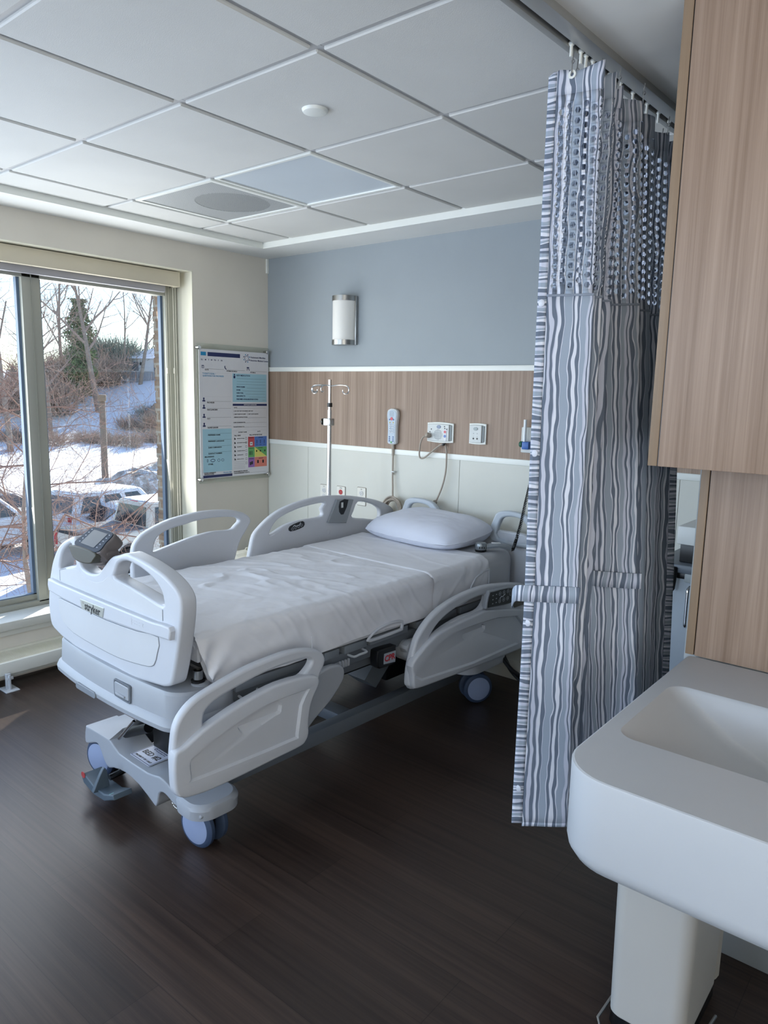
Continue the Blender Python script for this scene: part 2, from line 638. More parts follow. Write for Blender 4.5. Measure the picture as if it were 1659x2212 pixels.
# brick jamb outside
def brick_mat():
    m, nt, b = nodes_mat('brown_brick')
    tc = nt.nodes.new('ShaderNodeTexCoord')
    mp = nt.nodes.new('ShaderNodeMapping')
    mp.inputs['Rotation'].default_value = (R(90), 0, 0)
    br = nt.nodes.new('ShaderNodeTexBrick')
    br.inputs['Scale'].default_value = 1.0
    br.inputs['Brick Width'].default_value = 0.2
    br.inputs['Row Height'].default_value = 0.075
    br.inputs['Mortar Size'].default_value = 0.008
    br.inputs['Color1'].default_value = srgb('7d6655')
    br.inputs['Color2'].default_value = srgb('8f7663')
    br.inputs['Mortar'].default_value = srgb('9d9488')
    nt.links.new(tc.outputs['Object'], mp.inputs[0])
    nt.links.new(mp.outputs[0], br.inputs['Vector'])
    nt.links.new(br.outputs[0], b.inputs['Base Color'])
    b.inputs['Roughness'].default_value = 0.9
    return m
mb = MB()
for k in range(34):
    z0 = -0.1 + k * 0.075
    mb.box(-0.42, -0.3, YJ - 0.017 + 0.005 * (k % 2), 0.4, z0, z0 + 0.068, 0.004, seg=1)
mb.box(-0.412, -0.3, YJ - 0.010, 0.4, -0.2, 2.6)
structure(mb.build('wall_outside_brick', brick_mat(), smooth=0))

# other walls, out of the frame but part of the room
mb = MB()
mb.box(XR, XR + 0.1, YB, 0.1, 0, ZS + .05)
structure(mb.build('wall_right', M_wall, smooth=0))
mb = MB()
mb.box(-0.3, 0.25, YB - 0.1, YB, 0, ZS + .05)
mb.box(2.95, XR, YB - 0.1, YB, 0, ZS + .05)
mb.box(0.25, 2.95, YB - 0.1, YB, 0, 0.45)
mb.box(0.25, 2.95, YB - 0.1, YB, 2.25, ZS + .05)
structure(mb.build('wall_back', M_wall, smooth=0))
YS = -1.395
mb = MB().box(3.333, XR, YS, YS + 0.12, 0, ZS + .02)
structure(mb.build('wall_sink', mat('pale_grey_wall_paint', 'c0c6c8', 0.7), smooth=0))
mb = MB().box(3.333, XR, YS - 0.01, YS, 0, 0.10, 0.003)
structure(mb.build('baseboard_sink', mat('grey_baseboard', '8e9498', 0.5)))
# ------------------------------------------------------------------ ceiling fittings
def perforated():
    m, nt, b = nodes_mat('perforated_grille')
    tc = nt.nodes.new('ShaderNodeTexCoord')
    vo = nt.nodes.new('ShaderNodeTexVoronoi')
    vo.inputs['Scale'].default_value = 170
    vo.inputs['Randomness'].default_value = 0.0
    nt.links.new(tc.outputs['Object'], vo.inputs['Vector'])
    r = ramp(nt, vo.outputs['Distance'], [(0.0, '55595b'), (0.36, '5a5e60'), (0.44, 'c9cccc'), (1, 'c9cccc')])
    nt.links.new(r.outputs[0], b.inputs['Base Color'])
    b.inputs['Roughness'].default_value = 0.5
    return m
def perforated_dark():
    m, nt, b = nodes_mat('perforated_grille_over_duct')
    tc = nt.nodes.new('ShaderNodeTexCoord')
    vo = nt.nodes.new('ShaderNodeTexVoronoi')
    vo.inputs['Scale'].default_value = 170
    vo.inputs['Randomness'].default_value = 0.0
    nt.links.new(tc.outputs['Object'], vo.inputs['Vector'])
    r = ramp(nt, vo.outputs['Distance'], [(0.0, '1c1e20'), (0.36, '25282a'), (0.44, 'c0c4c4'), (1, 'c0c4c4')])
    nt.links.new(r.outputs[0], b.inputs['Base Color'])
    return m
cx, cy = (xs[1] + xs[2]) / 2, (ys[1] + ys[2]) / 2
cx, cy = (0.527 + 1.152) / 2, -0.758 - 0.2978
D = empty('air_diffuser', (0.8395, -1.056, ZT), 0, 'square perforated grey air diffuser in the ceiling beside the light panel', 'air vent')
mb = MB()
h = 0.298
mb.plate([rrect(-0.3, 0.3, -0.286, 0.286, 0.004, 1), rrect(-0.278, 0.278, -0.264, 0.264, 0.002, 1)], 0.012, 0.001)
mb.build('frame', M_white, D)
mb = MB().plate([rrect(-0.28, 0.28, -0.266, 0.266, 0.002, 1), circ(0.05, 0.04, 0.185, 40)], 0.002, 0, 0, Matrix.Translation((0, 0, 0.005)))
mb.build('perforated_face', perforated(), D, 0)
mb = MB().plate([circ(0.05, 0.04, 0.185, 40)], 0.002, 0, 0, Matrix.Translation((0, 0, 0.006)))
mb.build('duct_opening', perforated_dark(), D, 0)
MB().box(-.29, .29, -.28, .28, .012, .05).build('housing', M_dev, D)

L = empty('ceiling_light', (1.4645, -1.056, ZT), 0, 'square unlit bluish light panel set in the ceiling tiles', 'ceiling light')
mb = MB()
mb.plate([rrect(-0.3, 0.3, -0.286, 0.286, 0.003, 1), rrect(-0.283, 0.283, -0.269, 0.269, 0.002, 1)], 0.014, 0.002)
mb.build('frame', M_white, L)
MB().box(-.286, .286, -.272, .272, 0.006, 0.012).build('diffuser', mat('light_panel_acrylic', 'cdd6dd', 0.35), L)

sd = MB().lathe([(0.0, -0.012), (0.03, -0.012), (0.039, -0.009), (0.042, -0.004), (0.043, 0.0)], 36)
tag(sd.build('ceiling_cover', M_white, loc=(2.095, -1.649, ZT)), 'small round white cover plate on a ceiling tile', 'cover plate')

# ------------------------------------------------------------------ roller blind, heater
B = empty('roller_blind', (-0.06, -2.8, 2.28), 0, 'rolled up cream roller blind with boxed valance over the window', 'blind')
def rel(o, p):
    return o
mb = MB().box(-0.035, 0.0, -2.2, 2.13, -0.089, 0.0, 0.003)
mb.box(-0.09, -0.0, 2.126, 2.132, -0.089, 0.0, 0.001)
mb.build('valance', M_pvc, B)
MB().tube([(-0.06, -2.2, -0.05), (-0.06, 2.11, -0.05)], 0.034, 20).build('fabric_roll', mat('blind_fabric', 'cdc8ba', 0.8), B)
MB().box(-0.075, -0.05, -2.2, 2.06, -0.125, -0.085, 0.004).build('bottom_bar', mat('blind_bar_grey', 'a9a9b0', 0.5), B)
for (x, y) in ((-0.085, 2.095), (-0.04, 2.115)):
    ch = MB()
    for s in (-1, 1):
        ch.tube([(x, y + 0.008 * s, -0.08), (x, y + 0.008 * s, -1.78)], 0.0013, 5)
        for k in range(280):
            z = -0.085 - k * 0.006
            ch.box(x - 0.002, x + 0.002, y + 0.008 * s - 0.002, y + 0.008 * s + 0.002, z - 0.002, z + 0.002)
    ch.box(x - .004, x + .004, y - .014, y - .002, -0.62, -0.585, .001)
    ch.build('bead_chain', mat('bead_chain_grey', 'b9b6a8', 0.4), B, 0)

H = empty('baseboard_heater', (0.0, -2.7, 0.0), 0, 'low cream baseboard heater along the wall below the window', 'heater')
mb = MB()
mb.box(0.0, 0.125, -2.2, 2.0, 0.068, 0.138, 0.006)
mb.box(0.0, 0.03, -2.2, 2.0, 0.02, 0.07)
mb.build('cabinet', M_white, H)
g = MB()
g.add([(0.02, -2.2, 0.165), (0.115, -2.2, 0.139), (0.115, 2.0, 0.139), (0.02, 2.0, 0.165)], [(0, 1, 2, 3)])
g.box(0.0, 0.022, -2.2, 2.0, 0.137, 0.172, 0.003)
for k in range(520):
    y = -2.19 + k * 0.008
    if -0.1 < y < 1.9 or y < -0.1:
        g.add([(0.03, y, 0.1640), (0.108, y, 0.1427), (0.108, y + 0.004, 0.1427), (0.03, y + 0.004, 0.1640),
               (0.03, y, 0.1660), (0.108, y, 0.1447), (0.108, y + 0.004, 0.1447), (0.03, y + 0.004, 0.1660)],
              [(4, 5, 6, 7), (0, 1, 5, 4), (1, 2, 6, 5), (2, 3, 7, 6), (3, 0, 4, 7)])
g.build('grille', mat('grille_cream', 'd9d6c6', 0.5), H, 0)
for y in (0.775, -0.4):
    ft = MB()
    ft.box(0.105, 0.20, y - 0.035, y + 0.035, 0.0, 0.006, 0.002)
    ft.box(0.135, 0.155, y - 0.012, y + 0.012, 0.0, 0.085, 0.002)
    ft.box(0.12, 0.17, y - 0.004, y + 0.004, 0.0, 0.08, 0.001)
    ft.box(0.150, 0.165, y - 0.01, y + 0.02, 0.055, 0.068, 0.002)
    for dx, dy in ((0.115, -0.025), (0.19, 0.025), (0.19, -0.025), (0.115, 0.025)):
        ft.lathe([(0, 0.0075), (0.0045, 0.0075), (0.0045, 0.005)], 8, 0, Matrix.Translation((dx, y + dy, 0)))
    ft.build('foot', mat('heater_foot_grey', 'b5bac0', 0.45), H)

# ------------------------------------------------------------------ patient information board on the window wall
W = empty('patient_board', (0.0015, -0.3165, 0.955), 0, 'framed patient information whiteboard in clear acrylic on the grey wall', 'notice board')
def bw(u, v): return (-0.606 + 0.579 * u + 0.3165, 1.82 - 0.83 * v - 0.955)
ac = bpy.data.materials.new('clear_acrylic')
ac.use_nodes = True
nt = ac.node_tree
nt.nodes.remove(nt.nodes['Principled BSDF'])
t_ = nt.nodes.new('ShaderNodeBsdfTransparent'); t_.inputs[0].default_value = (0.90, 0.92, 0.90, 1)
g_ = nt.nodes.new('ShaderNodeBsdfGlossy'); g_.inputs['Roughness'].default_value = 0.08
x_ = nt.nodes.new('ShaderNodeMixShader'); x_.inputs[0].default_value = 0.07
nt.links.new(t_.outputs[0], x_.inputs[1]); nt.links.new(g_.outputs[0], x_.inputs[2]); nt.links.new(x_.outputs[0], nt.nodes['Material Output'].inputs[0])
MB().plate([rrect(-0.302, 0.302, 0.004, 0.900, 0.012)], 0.006, 0.001, 0, face_x(0.020)).build('acrylic_panel', ac, W)
P = MB()
PM = [M_paper, M_navy, M_ltblue, M_cyan, M_ink, M_red, mat('print_blue', '4f74b8', .5), mat('print_green', '5fa05f', .5), mat('print_yellow', 'd9cf6a', .5),
      mat('print_purple', '8d62a6', .5), mat('print_salmon', 'd37c6c', .5), mat('print_box_grey', 'bcbcc0', .5), mat('print_rose', 'bb4a52', .5)]
FX = face_x(0.0)
P.plate([[bw(0, 1), bw(1, 1), bw(1, 0), bw(0, 0)]], 0.003, 0, 0, face_x(0.0265))
LV = [0.0298]
def rc(u0, v0, u1, v1, mi, lift=0.0):
    a, b_ = bw(u0, v0), bw(u1, v1)
    P.add([(0.0298 + lift, a[0], b_[1]), (0.0298 + lift, b_[0], b_[1]), (0.0298 + lift, b_[0], a[1]), (0.0298 + lift, a[0], a[1])], [(0, 1, 2, 3)], mi)
def tx(s, u, v, size, mi=4, align='CENTER', bold=0.0002):
    a = bw(u, v)
    P.text(s, size, face_x(0.0305, a[0], a[1]), mi, align, 0.0001, 0, bold)
def ln(u0, u1, v, th=0.0012, mi=4): rc(u0, v - th / 2, u1, v + th / 2, mi, 0.0003)
rc(0.026, 0.022, 0.098, 0.05, 3); rc(0.118, 0.022, 0.573, 0.053, 1)
for k, (r_, n_) in enumerate(((0.016, 8), (0.025, 8))):
    for i in range(n_):
        a = 2 * PI * i / n_ + k * 0.39
        q = bw(0.67, 0.052)
        P.plate([circ(q[0] + r_ * math.cos(a), q[1] + r_ * math.sin(a), 0.0042 if k else 0.0034, 10)], 0.0004, 0, 1 if i % 2 or not k else 3, face_x(0.0298))
tx('Hackensack Meridian', 0.725, 0.042, 0.0155, 1, 'LEFT'); tx('Riverview Medical Center', 0.725, 0.067, 0.0150, 1, 'LEFT')
for s_, u in zip(('SU', 'M', 'T', 'W', 'TH', 'F', 'SA'), (0.04, 0.089, 0.13, 0.17, 0.218, 0.263, 0.309)): tx(s_, u, 0.0815, 0.013, 1)
rc(0.036, 0.123, 0.068, 0.145, 1); rc(0.040, 0.129, 0.064, 0.142, 0, 0.0003); tx('31', 0.052, 0.136, 0.012, 1)
ln(0.082, 0.338, 0.149); tx('DATE', 0.103, 0.157, 0.0115)
P.tube([(0.0305,) + bw(0.352, 0.121), (0.0305,) + bw(0.352, 0.135), (0.0305,) + bw(0.372, 0.147)], 0.003, 6, 1)
ln(0.384, 0.644, 0.151); tx('ROOM PHONE #', 0.451, 0.160, 0.0115)
rc(0.67, 0.121, 0.705, 0.131, 1); rc(0.67, 0.134, 0.712, 0.138, 1); rc(0.67, 0.141, 0.678, 0.149, 1); rc(0.702, 0.141, 0.712, 0.149, 1)
ln(0.726, 0.979, 0.153); tx('ROOM #', 0.761, 0.163, 0.0115)
rc(0.034, 0.177, 0.433, 0.362, 11)
rc(0.0355, 0.178, 0.4315, 0.361, 0, 0.0002)
tx("TODAY'S GOAL /", 0.045, 0.186, 0.0135, 3, 'LEFT'); tx('QUESTIONS FOR PROVIDER', 0.045, 0.203, 0.0135, 3, 'LEFT')
rc(0.459, 0.175, 0.971, 0.401, 2)
rc(0.478, 0.180, 0.496, 0.190, 1, .0003); rc(0.474, 0.193, 0.500, 0.214, 1, .0003)
tx('NEW MEDICATION', 0.515, 0.191, 0.0135, 1, 'LEFT')
for v in (0.215, 0.238, 0.26): ln(0.52, 0.955, v, 0.001)
for s_, v in (('DRUG NAME:', 0.281), ('DOSE:', 0.306), ('USED FOR:', 0.330), ('SIDE EFFECTS:', 0.354), ('PAIN MED AVAILABLE/PAIN GOAL:', 0.379)):
    tx(s_, 0.515, v, 0.0122, 1, 'LEFT', 0.0003); ln(0.52 + 0.0125 * len(s_) + 0.02, 0.955, v + 0.007, 0.0009)
for v, s_ in ((0.384, 'PROVIDER'), (0.439, 'RN/CLINICIAN'), (0.509, 'PCT'), (0.578, 'NURSE LEADER')):
    q = bw(0.057, v - 0.009)
    P.plate([circ(q[0], q[1], 0.0062, 14)], 0.0004, 0, 1, face_x(0.0298))
    rc(0.038, v + 0.004, 0.077, v + 0.015, 1)
    rc(0.050, v - 0.004, 0.064, v + 0.006, 1)
    ln(0.095, 0.433, v + 0.013, 0.001); tx(s_, 0.10, v + 0.0235, 0.0125, 4, 'LEFT', 0.0003)
rc(0.033, 0.612, 0.439, 0.95, 2)
for s_, v in (('PREFERRED NAME', 0.659), ('PREFERRED LANGUAGE', 0.708), ('CARE COMPANION', 0.757), ('CONTACT NUMBER', 0.805)):
    ln(0.10, 0.435, v - 0.011, 0.0009); tx(s_, 0.105, v, 0.0122, 4, 'LEFT', 0.0003)
tx('BELONGINGS', 0.055, 0.829, 0.0122, 4, 'LEFT', .0003); tx('OTHER', 0.10, 0.889, 0.0122, 4, 'LEFT', .0003)
def ring(u, v, ru, rv, mi, w=0.0022):
    q = bw(u, v)
    P.plate([circ(q[0], q[1], ru, 20, rv), circ(q[0], q[1], ru - w, 20, rv - w)], 0.0004, 0, mi, face_x(0.0298))
ring(0.25, 0.86, 0.0105, 0.0095, 1); ring(0.306, 0.86, 0.0105, 0.0095, 1); ring(0.167, 0.859, 0.0185, 0.010, 1, 0.0035); ring(0.094, 0.859, 0.0055, 0.010, 1)
rc(0.459, 0.415, 0.975, 0.432, 1); tx('DIET/FLUID GUIDELINES', 0.717, 0.4235, 0.0105, 0)
rc(0.459, 0.432, 0.974, 0.532, 11); rc(0.4605, 0.433, 0.9725, 0.531, 0, 0.0002)
tx('DATE', 0.475, 0.447, 0.0105, 4, 'LEFT'); ln(0.51, 0.96, 0.452, 0.0009)
for s_, u, v in (('DO NOT EAT OR DRINK', 0.487, 0.474), ('MAY EAT', 0.69, 0.474), ('MAY HAVE ICE CHIPS', 0.487, 0.499), ('MAY HAVE LIQUIDS', 0.69, 0.499)):
    tx(s_, u, v, 0.0098, 4, 'LEFT'); rc(u - 0.016, v - 0.005, u - 0.006, v + 0.005, 4, .0003); rc(u - 0.0145, v - 0.004, u - 0.0075, v + 0.004, 0, .0005)
tx('FEEDING INSTRUCTIONS:', 0.475, 0.5235, 0.0100, 4, 'LEFT'); ln(0.66, 0.96, 0.527, .0009)
tx('CARE COORDINATOR', 0.463, 0.566, 0.0100, 4, 'LEFT'); ln(0.63, 0.97, 0.569, .0009)
tx('TRANSITIONING TO:', 0.463, 0.601, 0.0100, 4, 'LEFT'); ln(0.61, 0.97, 0.604, .0009)
rc(0.461, 0.630, 0.970, 0.951, 11); rc(0.4625, 0.631, 0.9685, 0.950, 0, .0002)
tx('PATIENT NAME', 0.60, 0.645, 0.0105); tx('DATE', 0.845, 0.643, 0.0105); ln(0.461, 0.970, 0.660, .0012, 11)
tx('FALL RISKS', 0.475, 0.671, 0.0115, 4, 'LEFT', .0003); tx('FALL INTERVENTIONS', 0.70, 0.670, 0.0115, 4, 'LEFT', .0003)
for k, (v, s_) in enumerate(zip((0.696, 0.73, 0.763, 0.796, 0.829, 0.863, 0.898), ('HISTORY OF FALLS', 'SECONDARY DIAGNOSIS', 'EQUIPMENT', 'WALKING SUPPORT', 'GAIT/BALANCE', 'MENTAL STATUS', ''))):
    rc(0.641, v - 0.009, 0.664, v + 0.009, 4, .0003); rc(0.644, v - 0.007, 0.661, v + 0.007, 0, .0005)
    if s_: tx(s_, 0.515, v, 0.0075, 4, 'LEFT')
    if k < 6: rc(0.475, v - 0.008, 0.488, v + 0.008, 4, .0003); rc(0.488, v - 0.002, 0.497, v + 0.006, 4, .0003)
for v in (0.884, 0.898, 0.912, 0.926, 0.938): ln(0.468, 0.632, v, 0.001)
rc(0.68, 0.684, 0.778, 0.769, 12, .0003); rc(0.779, 0.684, 0.970, 0.769, 6, .0003); rc(0.68, 0.770, 0.778, 0.854, 7, .0003)
rc(0.779, 0.770, 0.970, 0.854, 7, .0003); rc(0.68, 0.855, 0.778, 0.937, 9, .0003); rc(0.779, 0.855, 0.970, 0.937, 10, .0003)
a, b_, c_ = bw(0.779, 0.770), bw(0.779, 0.854), bw(0.970, 0.854)
P.add([(0.0303,) + a, (0.0303,) + b_, (0.0303,) + c_], [(0, 1, 2)], 8)
rc(0.708, 0.728, 0.748, 0.756, 0, .0005); rc(0.716, 0.738, 0.740, 0.744, 4, .0007)
for u in (0.815, 0.871, 0.93): rc(u - 0.004, 0.712, u + 0.004, 0.742, 1, .0005); rc(u - 0.016, 0.752, u + 0.016, 0.755, 1, .0005)
for u in (0.70, 0.715, 0.735): rc(u, 0.803, u + 0.008, 0.835, 4, .0005)
for u in (0.80, 0.86, 0.93): rc(u, 0.797, u + 0.018, 0.812, 4, .0005)
for u, v in ((0.715, 0.905), (0.74, 0.90), (0.83, 0.893), (0.91, 0.893)): rc(u - 0.012, v - 0.012, u + 0.012, v + 0.014, 4, .0005)
for u, v in ((0.729, 0.693), (0.729, 0.779), (0.875, 0.693), (0.87, 0.779), (0.729, 0.866), (0.875, 0.866)): rc(u - 0.035, v - .002, u + 0.035, v + .002, 4, .0006)
tx('PATIENT EXPERIENCE', 0.045, 0.958 - .002, 0.0095, 4, 'LEFT', .0003); tx('REPRESENTATIVES', 0.045, 0.967, 0.0095, 4, 'LEFT', .0003)
tx('732-530-2486', 0.31, 0.963, 0.0125, 3, 'LEFT')
rc(0.031, 0.974, 0.441, 0.995, 1)
tx('ENVIRONMENTAL SERVICES', 0.463, 0.963, 0.0095, 4, 'LEFT', .0003); tx('YOUR HOUSEKEEPER TODAY IS', 0.463, 0.977, 0.0095, 4, 'LEFT', .0003); ln(0.69, 0.95, 0.981, .0009)
P.build('poster', PM, W, 0, fix=False)
for y in (-0.288, 0.280):
    for z in (0.032, 0.872):
        MB().lathe([(0.011, 0.0), (0.011, 0.030), (0.013, 0.031), (0.013, 0.037), (0.010, 0.040), (0, 0.040)], 20, 0, Matrix.Translation((0, y, z)) @ Matrix.Rotation(R(90), 4, 'Y')).build('standoff', M_chrome, W)

# ------------------------------------------------------------------ wall lamp and devices on the head wall
SC = empty('wall_sconce', (0.745, -0.001, 1.858), 0, 'half round wall sconce with white shade and brushed steel bands', 'wall lamp')
hw, hh = 0.088, 0.296
MB().box(-hw, hw, -0.02, 0, 0, hh, 0.003).build('backplate', M_steel, SC)
def arc(r, dep, n=20, z=0): return [(-r * math.cos(PI * k / n), -0.018 - dep * math.sin(PI * k / n), z) for k in range(n + 1)]
MB().loft([arc(0.078, 0.085, z=0.028), arc(0.078, 0.085, z=hh - 0.028)], 0).build('shade', mat('opal_shade', 'eceae4', 0.5), SC)
for z0 in (0.0, hh - 0.03):
    MB().loft([arc(0.081, 0.09, z=z0), arc(0.081, 0.09, z=z0 + 0.03)], 0).build('steel_band', M_steel, SC)
for z in (0.06, hh - 0.06): MB().lathe([(0.004, 0), (0.004, 0.006), (0, 0.006)], 8, 0, Matrix.Translation((hw, -0.012, z)) @ Matrix.Rotation(R(90), 4, 'Y')).build('screw', M_steel, SC)

def outlet(name, x, z, w, hgt, label, red=False, single=False):
    o = empty(name, (x, -0.006, z), 0, label, 'power outlet')
    MB().plate([rrect(-w / 2, w / 2, -hgt / 2, hgt / 2, 0.006)], 0.006, 0.002, 0, face_y()).build('cover_plate', M_steel if False else mat('outlet_plate', 'dedcd3', 0.4), o)
    MB().plate([rrect(-w / 2 - .003, w / 2 + .003, -hgt / 2 - .003, hgt / 2 + .003, 0.006)], 0.002, 0.0005, 0, face_y()).build('plate_edge', mat('outlet_edge_brown', '8a8276', .5), o)
    for zz in ((0.021,) if single else (0.021, -0.021)):
        s = MB()
        s.plate([circ(0, zz, 0.0165, 20)], 0.003, 0.0008, 0, face_y(0, -0.006))
        fc = s.build('receptacle', M_red if red else mat('receptacle_white', 'cfd0cf', 0.4), o)
        t = MB()
        for dx in (-0.006, 0.006): t.box(dx - 0.001, dx + 0.001, -0.0093, -0.0088, zz - 0.002, zz + 0.006)
        t.lathe([(0.0022, 0), (0.0022, 0.0004), (0, .0004)], 8, 0, Matrix.Translation((0, -0.009, zz - 0.008)) @ Matrix.Rotation(R(90), 4, 'X'))
        t.build('slots', M_ink, fc, 0)
    t = MB().text('EMER' if red else '15A', 0.009, face_y(0, -0.0062, hgt / 2 - 0.01), 0)
    t.build('lettering', M_ink, o, 0)
    return o
outlet('wall_outlet', 0.561, 0.899, 0.068, 0.114, 'cream double outlet partly behind the drip stand pole')
outlet('wall_outlet', 0.714, 0.902, 0.072, 0.114, 'cream outlet with red receptacles above the raised bed rail', True)
outlet('wall_outlet', 0.892, 0.912, 0.070, 0.114, 'cream outlet with white receptacles, nearest to the coiled cord')

def base_plate(o, x0, x1, z0, z1, bow=0.006):
    pts = []
    n = 8
    for k in range(n + 1): pts.append((x0 + (x1 - x0) * k / n, z0 - bow * math.sin(PI * k / n)))
    for k in range(n + 1): pts.append((x1 - (x1 - x0) * k / n, z1 + bow * math.sin(PI * k / n)))
    return pts
NC = empty('nurse_call_station', (1.494, -0.008, 1.349), 0, 'wide grey nurse call wall station with round speaker grille', 'wall device')
MB().plate([base_plate(0, -0.092, 0.092, -0.054, 0.054)], 0.012, 0.004, 0, face_y()).build('bezel', M_white, NC)
MB().plate([base_plate(0, -0.080, 0.070, -0.047, 0.047, .003)], 0.026, 0.004, 0, face_y()).build('housing', M_dev, NC)
MB().plate([rrect(0.068, 0.082, -0.045, 0.045, 0.004)], 0.018, 0.003, 0, face_y()).build('side_grip', M_devdk, NC)
sp = MB()
for i in range(-5, 6):
    for j in range(-5, 6):
        if i * i + j * j <= 27: sp.lathe([(0.0018, 0), (0.0018, 0.0006), (0, 0.0006)], 6, 0, Matrix.Translation((0.0 + i * 0.0058 - .004, -0.0262, -0.012 + j * 0.0058)) @ Matrix.Rotation(R(90), 4, 'X'))
sp.build('speaker_grille', M_grey, NC, 0)
MB().plate([circ(0.0, 0.033, 0.014, 20, 0.010)], 0.004, 0.001, 0, face_y(0, -0.025)).build('button', mat('button_blue_grey', '7d8ba5', .4), NC)
t = MB().text('CALL', 0.006, face_y(0.0, -0.0292, 0.033)); t.build('lettering', M_paper, NC, 0)
for (x, z) in ((-0.062, 0.002), (-0.052, 0.018), (0.042, 0.025), (0.056, 0.022), (0.040, 0.036)): MB().lathe([(0.0035, 0), (0.0035, .001), (0, .001)], 10, 0, Matrix.Translation((x, -0.026, z)) @ Matrix.Rotation(R(90), 4, 'X')).build('jack_socket', M_ink, NC, 0)
tagm = MB()
tagm.plate([spl([(0.036, -0.03), (0.047, -0.047), (0.056, -0.036), (0.054, 0.0), (0.058, 0.018), (0.032, 0.018), (0.038, 0.0)], 3)], 0.002, 0.0006, 0, face_y(0, -0.0262))
tl = tagm.build('instruction_tag', M_paper, NC)
t2 = MB()
t2.plate([circ(0.045, 0.006, 0.008, 14)], 0.0006, 0, 0, face_y(0, -0.0282))
t2.build('red_mark', mat('tag_red', 'd0646c', .5), tl)
t3 = MB().plate([circ(0.045, -0.018, 0.0085, 14)], 0.0006, 0, 0, face_y(0, -0.0282)); t3.build('blue_mark', mat('tag_blue', '6f86c0', .5), tl)

N2 = empty('bedside_jack_station', (1.7465, -0.008, 1.354), 0, 'narrow grey wall jack station right of the speaker station', 'wall device')
MB().plate([base_plate(0, -0.055, 0.055, -0.056, 0.056, .003)], 0.012, 0.004, 0, face_y()).build('bezel', M_white, N2)
MB().plate([base_plate(0, -0.046, 0.034, -0.048, 0.048, .002)], 0.026, 0.004, 0, face_y()).build('housing', M_dev, N2)
MB().plate([rrect(0.033, 0.046, -0.045, 0.045, 0.004)], 0.018, 0.003, 0, face_y()).build('side_grip', M_devdk, N2)
MB().plate([circ(-0.004, 0.028, 0.014, 20, 0.009)], 0.004, 0.001, 0, face_y(0, -0.025)).build('button', mat('button_grey', '9aa3a3', .4), N2)
for (x, z, r_) in ((-0.016, -0.026, .005), (0.008, -0.026, .005), (-0.016, 0.002, .0018), (0.007, 0.002, .0018), (-0.016, -0.014, .0012), (0.008, -0.014, .0012)):
    MB().lathe([(r_, 0), (r_, .001), (0, .001)], 12, 0, Matrix.Translation((x, -0.026, z)) @ Matrix.Rotation(R(90), 4, 'X')).build('jack_socket', M_ink, N2, 0)

# pillow speaker handset hanging on the wood band, with its cord
HS = empty('call_handset', (1.150, -0.008, 1.26), 0, 'grey nurse call handset with keypad hung on the wood band', 'handset')
out_ = spl([(0, 0.0), (0.030, 0.006), (0.034, 0.03), (0.033, 0.09), (0.036, 0.14), (0.041, 0.175), (0.036, 0.203), (0.018, 0.214), (0, 0.216),
            (-0.018, 0.214), (-0.036, 0.203), (-0.041, 0.175), (-0.036, 0.14), (-0.033, 0.09), (-0.034, 0.03), (-0.030, 0.006)], 4)
MB().plate([out_], 0.03, 0.008, 0, face_y()).build('body', mat('handset_shell', 'd5d9da', .4), HS)
inn = spl([(0, 0.006), (0.024, 0.012), (0.028, 0.03), (0.027, 0.09), (0.030, 0.14), (0.034, 0.175), (0.028, 0.198), (0, 0.208), (-0.028, 0.198), (-0.034, 0.175), (-0.030, 0.14), (-0.027, 0.09), (-0.028, 0.03), (-0.024, 0.012)], 4)
MB().plate([inn], 0.003, 0.001, 0, face_y(0, -0.029)).build('keypad_face', mat('keypad_face', 'b9c6d3', .5), HS)
def dots(name, pts, r, m, parent, y=-0.032, ry=None, d=.002):
    for x, z in pts: MB().plate([circ(x, z, r, 12, ry)], d, 0.0006, 0, face_y(0, y)).build(name, m, parent)
dots('call_button', [(0, 0.155)], 0.010, mat('call_red', 'd2505a', .4), HS)
dots('blue_key', [(-0.015, 0.150), (0.015, 0.150), (-0.014, 0.046), (0.014, 0.046), (-0.014, 0.034), (0.014, 0.034), (-0.014, 0.022), (0.014, 0.022)], 0.0046, mat('key_blue', '3f5f94', .4), HS)
dots('yellow_key', [(-0.013, 0.132), (0.013, 0.132)], 0.004, mat('key_yellow', 'd4bf5a', .4), HS)
dots('white_key', [(dx, z) for z in (0.117, 0.103, 0.089, 0.075) for dx in (-0.012, 0.0, 0.012)], 0.0043, mat('key_white', 'e6eaee', .4), HS)
dots('key_rim', [(dx, z) for z in (0.117, 0.103, 0.089, 0.075) for dx in (-0.012, 0.0, 0.012)], 0.0054, mat('key_rim', '56657f', .4), HS, d=.001)
dots('green_key', [(0, 0.014)], 0.006, mat('key_green', '58a05c', .4), HS)
q = MB()
for i in range(-4, 5):
    for j in range(-3, 4):
        if i * i + j * j < 14: q.plate([circ(i * 0.005, 0.185 + j * 0.005, 0.0012, 6)], 0.0006, 0, 0, face_y(0, -0.032))
q.build('speaker_grille', M_grey, HS, 0)
cord = spl([(0, -0.012, 0.002), (0.002, -0.014, -0.05), (0.004, -0.016, -0.12), (0.006, -0.018, -0.2), (0.012, -0.022, -0.26), (0.024, -0.035, -0.305), (0.045, -0.05, -0.33)], 6, False)
cm = MB().tube(cord, 0.0055, 8)
cm.tube([(0, -0.012, 0.004), (0.001, -0.013, -0.07)], [0.010, 0.007], 8)
cm.build('cord', M_tan, HS)
coil = MB()
random.seed(4)
